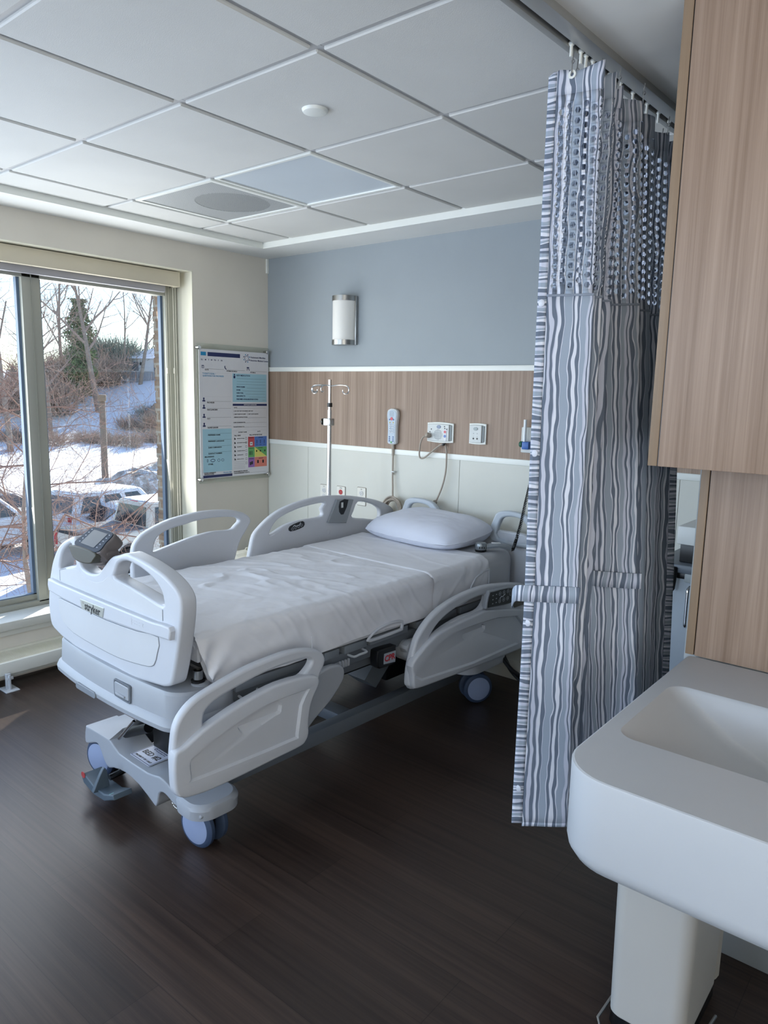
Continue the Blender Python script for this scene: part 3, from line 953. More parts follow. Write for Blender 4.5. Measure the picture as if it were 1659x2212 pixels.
for k in range(7):
    cx_, cz_ = 0.035 + random.uniform(-.01, .012), -0.392 + random.uniform(-.012, .012)
    ra, rz = 0.062 + random.uniform(-.012, .008), 0.070 + random.uniform(-.01, .01)
    pts = [(cx_ + ra * math.cos(2 * PI * i / 28), -0.028 - 0.006 * k + 0.006 * math.sin(2 * PI * i / 28 * 2 + k), cz_ + rz * math.sin(2 * PI * i / 28)) for i in range(28)]
    coil.tube(pts, 0.0052, 7, closed=True)
coil.build('cord_coil', M_tan, HS)
cl = MB().plate([circ(-0.004, -0.173, 0.013, 16), circ(-0.004, -0.173, 0.007, 12)], 0.006, 0.001, 0, face_y(0, -0.002))
cl.box(0.0, 0.02, -0.024, -0.002, -0.168, -0.162, .001)
cl.build('cord_clip', mat('clear_clip', 'd8dcdc', .2), HS)

# cable with plug that leaves the speaker station
CB = empty('call_cable', (1.43, -0.034, 1.33), 0, 'tan cable looping from the speaker station to an inline connector', 'cable')
def rl(p): return (p[0] - 1.43, p[1] + 0.034, p[2] - 1.33)
pts = [(1.432, -0.05, 1.325), (1.405, -0.06, 1.32), (1.388, -0.06, 1.29), (1.378, -0.055, 1.25), (1.372, -0.05, 1.215), (1.378, -0.045, 1.195), (1.40, -0.04, 1.198), (1.445, -0.035, 1.232), (1.49, -0.03, 1.268), (1.520, -0.026, 1.284), (1.538, -0.026, 1.277), (1.549, -0.028, 1.24), (1.552, -0.03, 1.19), (1.552, -0.032, 1.14), (1.543, -0.034, 1.08), (1.525, -0.036, 1.02), (1.50, -0.036, 0.965), (1.488, -0.036, 0.94)]
MB().tube([rl(p) for p in spl(pts, 5, False)], 0.005, 8).build('cord', M_tan, CB)
MB().lathe([(0.007, 0.0), (0.014, 0.008), (0.016, 0.02), (0.012, 0.032), (0, 0.036)], 16, 0, Matrix.Translation(rl((1.437, -0.034, 1.327))) @ Matrix.Rotation(R(75), 4, 'X') @ Matrix.Rotation(R(-20), 4, 'Y')).build('plug', M_tan, CB)
d_ = (Vector((1.455, -0.036, 0.89)) - Vector((1.49, -0.036, 0.95)))
MB().lathe([(0.005, 0.0), (0.013, 0.008), (0.015, 0.03), (0.012, 0.032), (0.018, 0.036), (0.018, 0.042), (0.012, 0.044), (0.012, 0.06), (0.008, 0.095), (0, 0.096)], 16, 0, Matrix.Translation(rl((1.492, -0.036, 0.955))) @ d_.to_track_quat('Z', 'Y').to_matrix().to_4x4()).build('inline_connector', mat('connector_grey', '8b857c', .5), CB)
MB().box(0.095, 0.107, -0.01, 0.016, -0.054, -0.04, .002).build('cable_clip', M_black, CB)

# oxygen flowmeter just showing beside the curtain
OX = empty('oxygen_flowmeter', (2.065, -0.008, 1.27), 0, 'oxygen flowmeter with green knob on the wall beside the curtain', 'flowmeter')
MB().plate([rrect(-0.045, 0.055, 0.0, 0.135, 0.006)], 0.012, 0.003, 0, face_y()).build('bracket', M_dev, OX)
MB().tube([(-0.012, -0.035, 0.06), (-0.012, -0.035, 0.175)], 0.009, 14).build('flow_tube', mat('flow_tube_clear', 'dfe4e6', .1), OX)
MB().lathe([(0.006, 0), (0.016, 0.004), (0.016, 0.016), (0.012, 0.02), (0, 0.02)], 16, 0, Matrix.Translation((-0.022, -0.03, 0.045)) @ Matrix.Rotation(R(-90), 4, 'Y')).build('knob', M_green, OX)
MB().box(-0.02, 0.02, -0.05, -0.01, 0.02, 0.06, .004).build('valve_body', mat('valve_blue', '2f5fa8', .4), OX)

# drip stand
IV = empty('drip_stand', (0.8835, -0.30, 0.0), 0, 'chrome drip stand with looped hooks standing behind the raised bed rail', 'drip stand')
pole = MB().tube([(0, 0, 0.05), (0, 0, 1.46)], 0.0135, 16)
pole.tube([(0, 0, 1.44), (0, 0, 1.638)], 0.0105, 16)
pole.build('pole', M_chrome, IV)
MB().tube([(0, 0, 1.478), (0, 0, 1.502)], 0.0155, 16).build('collar', M_black, IV)
cl = MB().box(-0.035, 0.022, -0.02, 0.02, 1.368, 1.41, .004)
cl.build('clamp', M_steel, IV)
kn = MB()
for k in range(6):
    a = 2 * PI * k / 6
    kn.tube([(-0.052, 0, 1.389), (-0.052, 0.019 * math.cos(a), 1.389 + 0.019 * math.sin(a))], 0.0075, 8)
kn.tube([(-0.03, 0, 1.389), (-0.06, 0, 1.389)], 0.011, 12)
kn.build('star_knob', M_black, IV)
for sx in (-1, 1):
    hk = spl([(0, 0, 1.600), (sx * 0.06, 0.003, 1.607), (sx * 0.12, 0, 1.606), (sx * 0.145, 0, 1.597), (sx * 0.152, 0, 1.578), (sx * 0.142, 0, 1.560), (sx * 0.122, 0, 1.557), (sx * 0.106, 0, 1.566), (sx * 0.104, 0, 1.58)], 5, False)
    MB().tube(hk, 0.0036, 8).build('hook', M_chrome, IV)
    hk = spl([(0, -0.002, 1.605), (sx * 0.02, -0.05, 1.603), (sx * 0.03, -0.09, 1.600), (sx * 0.036, -0.11, 1.588), (sx * 0.032, -0.10, 1.565), (sx * 0.024, -0.08, 1.57)], 5, False)
    MB().tube(hk, 0.0036, 8).build('hook', M_chrome, IV)
ba = MB()
for k in range(5):
    a = 2 * PI * k / 5 + 0.3
    ba.tube([(0, 0, 0.09), (0.22 * math.cos(a), 0.22 * math.sin(a), 0.06)], [0.018, 0.012], 10)
    ba.lathe([(0.0, 0.0), (0.02, 0.005), (0.025, 0.03), (0.015, 0.055), (0, .06)], 12, 0, Matrix.Translation((0.22 * math.cos(a), 0.22 * math.sin(a), 0)))
ba.build('wheeled_base', M_devdk, IV)

# white crumpled linen bag in the corner
lb = MB()
def bagf(u, v):
    a = 2 * PI * u
    z = 0.52 * v
    r_ = 0.175 * (math.sin(min(1, v * 5 + .15) * PI / 2)) * (1 - 0.35 * max(0, v - 0.55) / 0.45)
    if v > 0.97: r_ *= 0.4
    n_ = noise.noise(Vector((math.cos(a) * 3, math.sin(a) * 3, v * 6))) * 0.03 + 0.012 * math.sin(a * 17 + v * 4) * v
    r_ = max(0.01, r_ + n_)
    return (r_ * math.cos(a), r_ * math.sin(a), z + 0.02 * math.sin(a * 5) * v)
lb.grid(bagf, 72, 40)
tag(lb.build('linen_bag', mat('linen_bag_white', 'd8d2c0', .9, bump=.4, bscale=60), None, 80, (0.26, -0.36, 0.0)), 'crumpled white linen bag in the corner between the two raised rails', 'bag')
# ------------------------------------------------------------------ hospital bed: outlines in metres, bed frame (x across, y towards the head, z up)
FB_OUT = [(-0.471, 0.718), (-0.463, 0.77), (-0.452, 0.81), (-0.441, 0.839), (-0.418, 0.888), (-0.389, 0.927), (-0.357, 0.96), (-0.315, 0.985), (-0.272, 1.003), (-0.241, 1.014), (-0.221, 1.017), (-0.21, 1.0), (-0.206, 0.973), (-0.199, 0.946), (-0.186, 0.925), (-0.164, 0.908), (-0.122, 0.9), (-0.075, 0.904), (-0.038, 0.917), (-0.007, 0.941), (0.029, 0.971), (0.06, 0.989), (0.091, 0.998), (0.152, 1.016), (0.196, 1.015), (0.266, 1.008), (0.334, 0.996), (0.398, 0.979), (0.448, 0.956), (0.475, 0.931), (0.483, 0.904), (0.478, 0.849), (0.451, 0.733), (0.424, 0.648), (0.407, 0.622), (0.373, 0.608), (0.339, 0.602), (0.167, 0.582), (-0.03, 0.572), (-0.202, 0.578), (-0.34, 0.592), (-0.397, 0.603), (-0.454, 0.624), (-0.47, 0.676)]
FB_H1 = [(-0.356, 0.872), (-0.35, 0.899), (-0.333, 0.933), (-0.307, 0.959), (-0.275, 0.978), (-0.251, 0.986), (-0.24, 0.972), (-0.229, 0.939), (-0.218, 0.913), (-0.263, 0.9), (-0.315, 0.885)]
FB_H2 = [(0.071, 0.915), (0.077, 0.94), (0.092, 0.965), (0.12, 0.982), (0.15, 0.989), (0.18, 0.99), (0.251, 0.981), (0.325, 0.959), (0.367, 0.931), (0.38, 0.904), (0.375, 0.882), (0.294, 0.89), (0.188, 0.903)]
LEDGE = [(-0.415, 0.821), (-0.336, 0.821), (-0.068, 0.821), (0.168, 0.823), (0.344, 0.823), (0.439, 0.828), (0.434, 0.786), (0.362, 0.783), (0.237, 0.771), (0.025, 0.761), (-0.159, 0.764), (-0.294, 0.768), (-0.419, 0.774)]
PANEL = [(-0.37, 0.752), (-0.369, 0.716), (-0.363, 0.686), (-0.341, 0.664), (-0.26, 0.639), (-0.067, 0.63), (0.094, 0.631), (0.244, 0.647), (0.301, 0.659), (0.323, 0.677), (0.338, 0.711), (0.348, 0.771), (0.215, 0.759), (0.001, 0.749), (-0.185, 0.752), (-0.322, 0.754)]
NF_OUT = [(-0.072, 0.427), (-0.068, 0.481), (-0.057, 0.539), (-0.03, 0.578), (0.014, 0.608), (0.081, 0.628), (0.204, 0.654), (0.298, 0.663), (0.397, 0.666), (0.475, 0.656), (0.524, 0.641), (0.558, 0.62), (0.572, 0.595), (0.567, 0.57), (0.55, 0.544), (0.542, 0.525), (0.536, 0.497), (0.515, 0.464), (0.498, 0.426), (0.49, 0.373), (0.491, 0.329), (0.477, 0.303), (0.45, 0.291), (0.346, 0.287), (0.2, 0.282), (0.066, 0.281), (-0.01, 0.289), (-0.038, 0.298), (-0.061, 0.319), (-0.068, 0.352)]
NF_H = [(0.042, 0.517), (0.044, 0.539), (0.054, 0.561), (0.089, 0.581), (0.158, 0.597), (0.25, 0.613), (0.347, 0.622), (0.423, 0.622), (0.47, 0.619), (0.497, 0.61), (0.503, 0.598), (0.487, 0.579), (0.452, 0.56), (0.397, 0.563), (0.297, 0.556), (0.203, 0.541), (0.113, 0.523), (0.049, 0.503)]
NF_P = [(-0.077, 0.455), (-0.062, 0.471), (-0.038, 0.477), (0.033, 0.511), (0.143, 0.543), (0.234, 0.561), (0.33, 0.572), (0.431, 0.567), (0.501, 0.555), (0.524, 0.532), (0.518, 0.508), (0.496, 0.476), (0.48, 0.438), (0.472, 0.385), (0.473, 0.342), (0.459, 0.317), (0.432, 0.305), (0.329, 0.301), (0.185, 0.296), (0.052, 0.295), (-0.023, 0.303), (-0.05, 0.311), (-0.073, 0.332), (-0.08, 0.383)]
NF_R = [(-0.026, 0.41), (-0.02, 0.426), (-0.008, 0.436), (0.091, 0.472), (0.226, 0.508), (0.321, 0.517), (0.46, 0.516), (0.471, 0.508), (0.439, 0.463), (0.421, 0.355), (0.397, 0.343), (0.178, 0.346), (-0.016, 0.353), (-0.022, 0.363)]
NF_G = [(0.163, 0.47), (0.166, 0.481), (0.179, 0.488), (0.273, 0.504), (0.344, 0.508), (0.349, 0.463), (0.321, 0.456), (0.206, 0.431), (0.183, 0.437), (0.17, 0.454)]
NH_OUT = [(1.06, 0.352), (1.064, 0.417), (1.085, 0.488), (1.114, 0.546), (1.18, 0.602), (1.272, 0.643), (1.399, 0.669), (1.578, 0.68), (1.75, 0.664), (1.912, 0.637)]
NH_H = [(1.195, 0.518), (1.201, 0.537), (1.256, 0.579), (1.342, 0.61), (1.473, 0.632), (1.609, 0.635), (1.606, 0.593), (1.553, 0.568), (1.426, 0.566), (1.306, 0.549)]
NH_B = [(1.06, 0.352), (1.07, 0.334), (1.097, 0.317), (1.242, 0.305), (1.551, 0.292), (1.946, 0.281)]
NH_P = [(1.061, 0.453), (1.177, 0.521), (1.28, 0.548), (1.524, 0.565), (1.601, 0.565), (1.778, 0.534), (1.891, 0.511)]
NH_G = [(1.434, 0.511), (1.58, 0.503), (1.578, 0.461), (1.427, 0.462)]
NH_C = [(1.602, 0.584), (1.62, 0.642), (1.648, 0.646), (1.826, 0.632), (1.819, 0.576), (1.79, 0.563), (1.631, 0.576)]
NH_R = [(1.118, 0.356), (1.119, 0.422), (1.177, 0.46), (1.288, 0.505), (1.492, 0.52), (1.878, 0.481), (1.892, 0.33)]
FF_OUT = [(0.387, 0.85), (0.398, 0.889), (0.437, 0.927), (0.493, 0.952), (0.577, 0.978), (0.696, 0.994), (0.779, 0.997), (0.858, 0.993), (0.926, 0.984), (0.981, 0.968), (1.015, 0.948), (1.029, 0.928), (1.026, 0.907), (0.997, 0.868), (0.96, 0.817), (0.929, 0.728)]
FF_H = [(0.491, 0.84), (0.49, 0.859), (0.497, 0.886), (0.519, 0.913), (0.576, 0.935), (0.664, 0.948), (0.701, 0.955), (0.804, 0.961), (0.911, 0.953), (0.953, 0.941), (0.961, 0.924), (0.941, 0.908), (0.909, 0.889), (0.803, 0.893), (0.7, 0.882), (0.632, 0.869), (0.545, 0.851)]
FH_OUT = [(1.02, 0.732), (1.032, 0.781), (1.052, 0.842), (1.091, 0.881), (1.155, 0.924), (1.237, 0.959), (1.347, 0.984), (1.479, 0.998), (1.619, 0.995), (1.766, 0.979), (1.922, 0.948), (2.032, 0.914), (2.1, 0.879), (2.118, 0.847)]
FH_H1 = [(1.15, 0.835), (1.158, 0.86), (1.203, 0.906), (1.287, 0.936), (1.39, 0.956), (1.535, 0.963), (1.518, 0.931), (1.526, 0.903), (1.499, 0.886), (1.347, 0.883), (1.253, 0.868), (1.171, 0.836)]
FH_H2 = [(1.803, 0.942), (1.902, 0.925), (1.967, 0.898), (1.995, 0.867), (1.98, 0.82), (1.872, 0.835), (1.759, 0.856), (1.768, 0.891)]
FH_C = [(1.284, 0.862), (1.373, 0.88), (1.379, 0.848), (1.287, 0.834)]
FH_PH = [(1.549, 0.85), (1.619, 0.973), (1.751, 0.961), (1.694, 0.832)]
FH_PD = [(1.638, 0.962), (1.706, 0.966), (1.668, 0.886), (1.634, 0.904)]
BL, BA = (1.587, -2.172, 0.0), R(-2.5)
BED = empty('hospital_bed', BL, BA, 'pale grey adjustable hospital bed with shaped footboard and side rails', 'hospital bed')

# footboard -------------------------------------------------------------
fb = MB().plate([spl(FB_OUT, 3), spl(FB_H1, 3), spl(FB_H2, 3)], 0.06, 0.010, 0, face_y(0, 0.06, 0), 3)
foot = fb.build('footboard', M_bed, BED)
# recessed field behind the ledge
lg = MB()
n = len(LEDGE)
top = [(-0.420, 0.824), (-0.39, 0.824), (-0.336, 0.822), (-0.068, 0.822), (0.168, 0.823), (0.344, 0.824), (0.40, 0.829), (0.439, 0.829), (0.447, 0.815), (0.441, 0.786), (0.362, 0.781), (0.237, 0.771), (0.025, 0.762), (-0.159, 0.764), (-0.294, 0.768), (-0.418, 0.776), (-0.426, 0.80)]
lg.plate([top], 0.026, 0.006, 0, face_y(0, 0.006, 0), 3)
lg.build('ledge', M_bed, foot)
MB().plate([spl(PANEL, 2)], 0.006, 0.0025, 0, face_y(0, 0.003, 0)).build('lower_panel', M_bedlt, foot)
up = [(-0.352, 0.828), (-0.352, 0.868), (-0.30, 0.882), (-0.24, 0.893), (-0.20, 0.897), (-0.17, 0.885), (-0.12, 0.872), (-0.06, 0.874), (-0.01, 0.889), (0.03, 0.915), (0.062, 0.908), (0.18, 0.897), (0.29, 0.882), (0.372, 0.870), (0.376, 0.832)]
MB().plate([up], 0.004, 0.0015, 0, face_y(0, 0.003, 0)).build('upper_panel', M_bedlt, foot)
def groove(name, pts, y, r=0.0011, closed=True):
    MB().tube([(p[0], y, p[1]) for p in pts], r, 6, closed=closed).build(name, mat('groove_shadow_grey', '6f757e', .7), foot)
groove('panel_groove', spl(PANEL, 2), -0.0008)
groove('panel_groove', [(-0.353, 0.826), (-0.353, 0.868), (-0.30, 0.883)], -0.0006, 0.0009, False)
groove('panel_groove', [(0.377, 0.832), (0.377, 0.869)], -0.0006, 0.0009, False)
FP = face_y(0, -0.0195, 0)
pl_ = MB().plate([[(-0.148, 0.800), (0.030, 0.803), (0.019, 0.766), (-0.137, 0.764)]], 0.003, 0.001, 0, FP)
pl_.text('stryker', 0.040, face_y(-0.055, -0.0226, 0.7815), 1, 'CENTER', 0.0003, 0, 0.0009)
pl_.plate([circ(-0.126, 0.792, 0.006, 10)], 0.0008, 0, 2, face_y(0, -0.0224, 0))
pl_.build('name_plate', [mat('silver_plate', 'c3c7c4', 0.3, 0.7), M_ink, M_chrome], foot, 0)
em = MB()
for dx, w in ((0.215, .012), (0.232, .010), (0.262, .012), (0.285, .012), (0.245, .006)):
    em.box(dx - w / 2, dx + w / 2, -0.0207, -0.0195, 0.793, 0.796); em.box(dx - w / 2, dx + w / 2, -0.0207, -0.0195, 0.803, 0.806)
em.box(0.2135, 0.2165, -0.0207, -0.0195, 0.787, 0.812); em.box(0.2835, 0.2865, -0.0207, -0.0195, 0.793, 0.806)
em.build('embossed_symbols', M_bed, foot, 0)

# control console in the dip of the footboard
CO = empty('console', (-0.0935, 0.0, 0.985)); CO.parent = BED
tilt = Matrix.Translation((0, -0.02, 0.012)) @ Matrix.Rotation(R(-3), 4, 'Z') @ Matrix.Rotation(R(39), 4, 'X')
cb = MB().plate([spl([(-0.094, -0.004), (0.094, -0.004), (0.099, 0.05), (0.094, 0.088), (0.05, 0.098), (-0.05, 0.098), (-0.094, 0.088), (-0.099, 0.05)], 4)], 0.05, 0.008, 0, tilt @ Matrix.Translation((0, 0, -0.050)))
cb.build('console_body', mat('console_taupe', '6a6463', .5, .1, spec=.3), CO)
MB().plate([spl([(-0.090, 0.0), (0.090, 0.0), (0.093, 0.05), (0.088, 0.084), (0.05, 0.093), (-0.05, 0.093), (-0.088, 0.084), (-0.093, 0.05)], 4)], 0.004, 0.0015, 0, tilt @ Matrix.Translation((0, 0, -0.001))).build('console_face', mat('console_slate', '2c3542', .6, spec=.2), CO)
MB().plate([rrect(-0.056, 0.056, 0.012, 0.080, 0.003, 2)], 0.001, 0, 0, tilt @ Matrix.Translation((0, 0, 0.003))).build('screen', mat('lcd_screen', '2a343d', .35, spec=.3), CO, 0)
for x in (-0.072, 0.072):
    for y in (0.018, 0.033, 0.048, 0.063, 0.078): MB().box(x - .0045, x + .0045, y - .002, y + .002, .003, .0036, 0, 0, tilt).build('key', mat('key_pale_grey', '76808c', .4), CO, 0)
apr = MB().plate([spl([(-0.090, 0.0), (-0.085, -0.025), (-0.06, -0.043), (-0.02, -0.050), (0.03, -0.048), (0.066, -0.042), (0.084, -0.03), (0.091, 0.0)], 4)], 0.03, 0.004, 0, face_y(0, -0.002, 0.008) @ Matrix.Rotation(R(-8), 4, 'X'))
ap = apr.build('console_apron', mat('console_olive', '45433a', .5, spec=.25), CO)
sy = MB()
for k in range(5): sy.box(-0.055 + k * 0.027 - .004, -0.055 + k * 0.027 + .004, -0.0335, -0.033, -0.020 - 0.001 * k, -0.010 - 0.001 * k, 0, 0)
sy.build('apron_symbols', mat('symbol_pale', 'a9a697', .5), CO, 0)
MB().plate([spl([(-0.098, 0.008), (-0.092, -0.03), (-0.062, -0.052), (-0.018, -0.060), (0.034, -0.058), (0.072, -0.050), (0.093, -0.034), (0.100, 0.008)], 4)], 0.05, 0.006, 0, face_y(0, 0.052, 0.008)).build('console_cradle', mat('console_taupe', '8f8886', .4), CO)

# foot end cover under the footboard ------------------------------------
def seglp(w, y0, y1, r, z, bow):
    base = rrect(-w, w, y0, y1, r, 8)
    lp = []
    for i, p in enumerate(base):
        lp.append(p)
        if i % 9 == 8:
            q = base[(i + 1) % len(base)]
            for k in range(1, 12): lp.append((p[0] + (q[0] - p[0]) * k / 12, p[1] + (q[1] - p[1]) * k / 12))
    ym = (y0 + y1) / 2
    return [(x, y - (bow * max(0.0, 1 - (x / w) ** 2) if y < ym else 0), z) for x, y in lp]
cv = MB()
prof = [(0.41, 0.035, 0.590), (0.432, 0.018, 0.588), (0.438, 0.012, 0.578), (0.440, 0.008, 0.50), (0.446, -0.002, 0.492), (0.449, -0.008, 0.478), (0.446, -0.006, 0.462), (0.425, 0.015, 0.448), (0.40, 0.04, 0.444)]
cv.loft([seglp(w, y0, 0.26, 0.075, z, 0.032) for w, y0, z in prof])
cov = cv.build('foot_end_cover', M_bed2, BED, 30)
la = MB().plate([rrect(0.09, 0.185, 0.478 + .028, 0.555, 0.008)], 0.012, 0.003, 0, face_y(0, -0.014, 0))
la.build('latch_cover', M_bed2, cov)
MB().box(0.105, 0.165, -0.032, -0.022, 0.512, 0.520, .002).build('latch_handle', M_bed2, cov)
MB().plate([rrect(0.083, 0.192, 0.497, 0.563, 0.010), rrect(0.089, 0.186, 0.503, 0.557, 0.008)], 0.014, 0.001, 0, face_y(0, -0.010, 0)).build('latch_recess', M_beddk, cov)
hb = MB().plate([rrect(-0.17, -0.02, 0.457, 0.481, 0.011)], 0.010, 0.002, 0, face_y(0, -0.034, 0))
hb.build('drawer_release', mat('release_grey', '7d838a', .5), cov)
MB().lathe([(0.026, 0.46), (0.032, 0.52), (0.032, 0.592), (0.024, 0.598), (0.017, 0.599)], 20, 0, Matrix.Translation((0.392, 0.125, 0))).build('socket_post', M_bed2, BED)
MB().lathe([(0.0165, 0.56), (0.0165, 0.638), (0.013, 0.638), (0.013, 0.60)], 20, 0, Matrix.Translation((0.388, 0.118, 0))).build('pole_socket', M_steel, BED)
MB().lathe([(0.017, 0.594), (0.024, 0.597), (0.024, 0.604), (0.0165, 0.608)], 20, 0, Matrix.Translation((0.388, 0.118, 0))).build('socket_collar', M_black, BED)

# base ------------------------------------------------------------------
BS = [(-0.365, 0.126), (-0.372, 0.15), (-0.362, 0.195), (-0.34, 0.203), (-0.165, 0.208), (-0.095, 0.178), (0.115, 0.178), (0.19, 0.193), (0.25, 0.185), (0.34, 0.158), (0.40, 0.156), (0.44, 0.156), (0.452, 0.145), (0.44, 0.132), (0.39, 0.124), (0.34, 0.122), (0.285, 0.126), (0.245, 0.138), (0.215, 0.140), (0.190, 0.125), (0.178, 0.085), (0.165, 0.066), (0.148, 0.070), (0.05, 0.105), (-0.05, 0.115), (-0.14, 0.10), (-0.18, 0.085), (-0.215, 0.105), (-0.25, 0.15), (-0.28, 0.155), (-0.33, 0.135)]
sec = []
base = MB().plate([spl(BS, 2)], 0.14, 0.006, 0, face_y(0, 0.215, 0), 2)
# central hump rising towards the lift column
base.add([(-0.34, 0.075, 0.203), (-0.165, 0.075, 0.208), (-0.165, 0.21, 0.208), (-0.34, 0.21, 0.203), (-0.30, 0.14, 0.225), (-0.18, 0.14, 0.228), (-0.18, 0.215, 0.228), (-0.30, 0.215, 0.225)],
         [(0, 1, 5, 4), (1, 2, 6, 5), (2, 3, 7, 6), (3, 0, 4, 7), (4, 5, 6, 7)])
for wq in (1,):
    base.loft([[(x + 0.375, y + 0.155, z) for x, y in rrect(-w, w, -d, d, r, 8)] for z, w, d, r in ((0.120, .075, .085, .06), (0.126, .088, .098, .07), (0.160, .090, .10, .07), (0.170, .086, .096, .07), (0.178, .074, .084, .06))])
bso = base.build('foot_base_cover', M_bed2, BED, 30)
lbm = MB()
LM = Matrix.Translation((0.012, 0.155, 0.1795)) @ Matrix.Rotation(R(0), 4, 'X')
lbm.plate([rrect(-0.068, 0.068, -0.054, 0.054, 0.004, 2)], 0.001, 0, 0, LM)
for (x0, x1, y0, y1) in ((-0.065, 0.065, 0.049, 0.051), (-0.065, 0.065, -0.051, -0.049), (-0.065, -0.063, -0.05, 0.05), (0.063, 0.065, -0.05, 0.05)): lbm.box(x0, x1, y0, y1, 0.0008, 0.0013, 0, 1, LM)
lbm.text('BED #2', 0.034, LM @ Matrix.Translation((0.0, -0.002, 0.0013)), 2, 'CENTER', .0002, 0, .0008)
lbm.text('PROPERTY OF 1 EAST', 0.0115, LM @ Matrix.Translation((0.0, -0.037, 0.0013)), 2, 'CENTER', .0002, 0, .0003)
lbm.text('Hackensack Meridian', 0.0075, LM @ Matrix.Translation((0.015, 0.037, 0.0013)), 1, 'CENTER', .0002)
lbm.text('Riverview Medical Center', 0.0060, LM @ Matrix.Translation((0.015, 0.028, 0.0013)), 1, 'CENTER', .0002)
lbm.plate([circ(-0.028, 0.034, 0.007, 12), circ(-0.028, 0.034, 0.0045, 12)], 0.0004, 0, 1, LM @ Matrix.Translation((0, 0, .001)))
lbm.build('bed_label', [mat('label_white', 'ced3e2', .4), M_navy, M_ink], bso, 0)
# side beams and head base cover
bm_ = MB()
for sx in (-1, 1):
    bm_.box(sx * 0.255 - 0.028, sx * 0.255 + 0.028, 0.20, 1.84, 0.095, 0.158, 0.004)
bm_.box(-0.25, 0.25, 0.95, 1.03, 0.10, 0.15, 0.004)
bm_.build('base_beams', M_beddk, BED)
hc = MB().loft([seglp(w, y0, 2.05, 0.09, z, 0.0) for w, y0, z in ((0.36, 1.72, 0.26), (0.40, 1.68, 0.25), (0.42, 1.66, 0.22), (0.42, 1.66, 0.175), (0.38, 1.70, 0.165))])
hc.build('head_base_cover', M_bed, BED)
# casters: twin wheels on a fork
def caster(x, y, rot):
    c = empty('caster', (x, y, 0.0), rot); c.parent = BED
    for s in (-1, 1):
        M = Matrix.Translation((0, s * 0.030, 0.078)) @ Matrix.Rotation(R(90 if s < 0 else -90), 4, 'X')
        w = MB().lathe([(0.045, -0.016), (0.068, -0.014), (0.0775, -0.007), (0.078, 0.0), (0.0775, 0.007), (0.070, 0.014), (0.060, 0.016)], 36, 0, M)
        w = w.build('tyre', M_rubber, c)
        MB().lathe([(0.0, 0.0185), (0.056, 0.0185), (0.0605, 0.0165), (0.061, 0.010)], 36, 0, M).build('disc', M_disc, c)
    MB().lathe([(0.012, -0.025), (0.012, 0.025)], 12, 0, Matrix.Translation((0, 0, .078)) @ Matrix.Rotation(R(90), 4, 'X')).build('axle', M_black, c)
    f = MB().box(-0.03, 0.045, -0.010, 0.010, 0.06, 0.125, .004)
    f.lathe([(0.03, 0.11), (0.03, 0.128), (0.02, 0.13)], 16)
    f.build('fork', M_black, c)
    return c
caster(0.385, 0.135, R(8))
caster(-0.305, 0.135, R(12))
caster(0.365, 1.80, R(58))
caster(-0.365, 1.80, R(35))
# brake pedal
PD = empty('brake_pedal', (-0.085, 0.03, 0.05)); PD.parent = BED
pm = MB()
pr_ = [(-0.115, 0.030), (-0.095, 0.052), (-0.02, 0.028), (0.06, 0.028), (0.130, 0.052), (0.135, 0.034), (0.06, 0.0), (-0.02, -0.006), (-0.10, 0.010)]
pm.plate([pr_], 0.075, 0.005, 0, face_y(0, 0.02, 0))
pm.build('treadle', M_pedal, PD)
MB().plate([spl([(0.0, 0.02), (0.0, 0.06), (-0.006, 0.095), (-0.02, 0.10), (-0.055, 0.035), (-0.055, 0.02)], 3)], 0.016, 0.003, 0, face_x(0.0, -0.012, 0)).build('fin', M_pedal, PD)
MB().plate([circ(-0.098, 0.045, 0.015, 16, .012)], 0.002, 0, 0, face_y(0, -0.0545, 0)).build('red_mark', mat('brake_red', 'a33a3a', .5), PD, 0)
MB().box(0.095, 0.12, -0.052, -0.035, 0.036, 0.042, .001, 0).build('green_mark', mat('steer_teal', '6f9a9a', .5), PD, 0)
MB().tube([(0.0, 0.0, 0.05), (0.0, 0.11, 0.06)], 0.012, 10).build('pivot', M_black, PD)
# dangling chain
chn = MB()
for k in range(14):
    t = k / 13
    p = Vector((0.20 + 0.055 * t, 0.11, 0.135 - 0.052 * t - 0.02 * math.sin(PI * t)))
    M = Matrix.Translation(p) @ Matrix.Rotation(0.5, 4, 'Y') @ Matrix.Rotation(R(90 * (k % 2)), 4, 'X')
    chn.tube([(0.0045 * math.cos(2 * PI * i / 10), 0.0028 * math.sin(2 * PI * i / 10), 0) for i in range(10)], 0.0009, 5, closed=True, M=M)
chn.build('chain', M_chrome, BED)
# lift columns
lc = MB()
lc.box(-0.06, 0.06, 0.20, 0.30, 0.15, 0.46, .01)
lc.tube([(-0.10, 0.17, 0.25), (0.06, 0.17, 0.40)], 0.03, 14)
lc.tube([(-0.15, 0.14, 0.22), (0.02, 0.14, 0.30)], 0.02, 12)
lc.build('foot_lift_column', M_black, BED)
MB().tube([(-0.135, 0.10, 0.215), (-0.05, 0.12, 0.31)], 0.006, 10).build('lift_rod', M_chrome, BED)
lg2 = MB()
lg2.add([(0.02, 1.20, 0.215), (0.14, 1.20, 0.215), (0.14, 1.28, 0.155), (0.02, 1.28, 0.155), (0.02, 1.40, 0.43), (0.14, 1.40, 0.43), (0.14, 1.50, 0.36), (0.02, 1.50, 0.36)],
        [(0, 1, 2, 3), (4, 5, 6, 7), (0, 1, 5, 4), (1, 2, 6, 5), (2, 3, 7, 6), (3, 0, 4, 7)])
lg2.build('lift_arm', M_beddk, BED)
MB().box(-0.2, 0.1, 1.40, 1.60, 0.14, 0.5, .01).build('head_lift_column', M_black, BED)
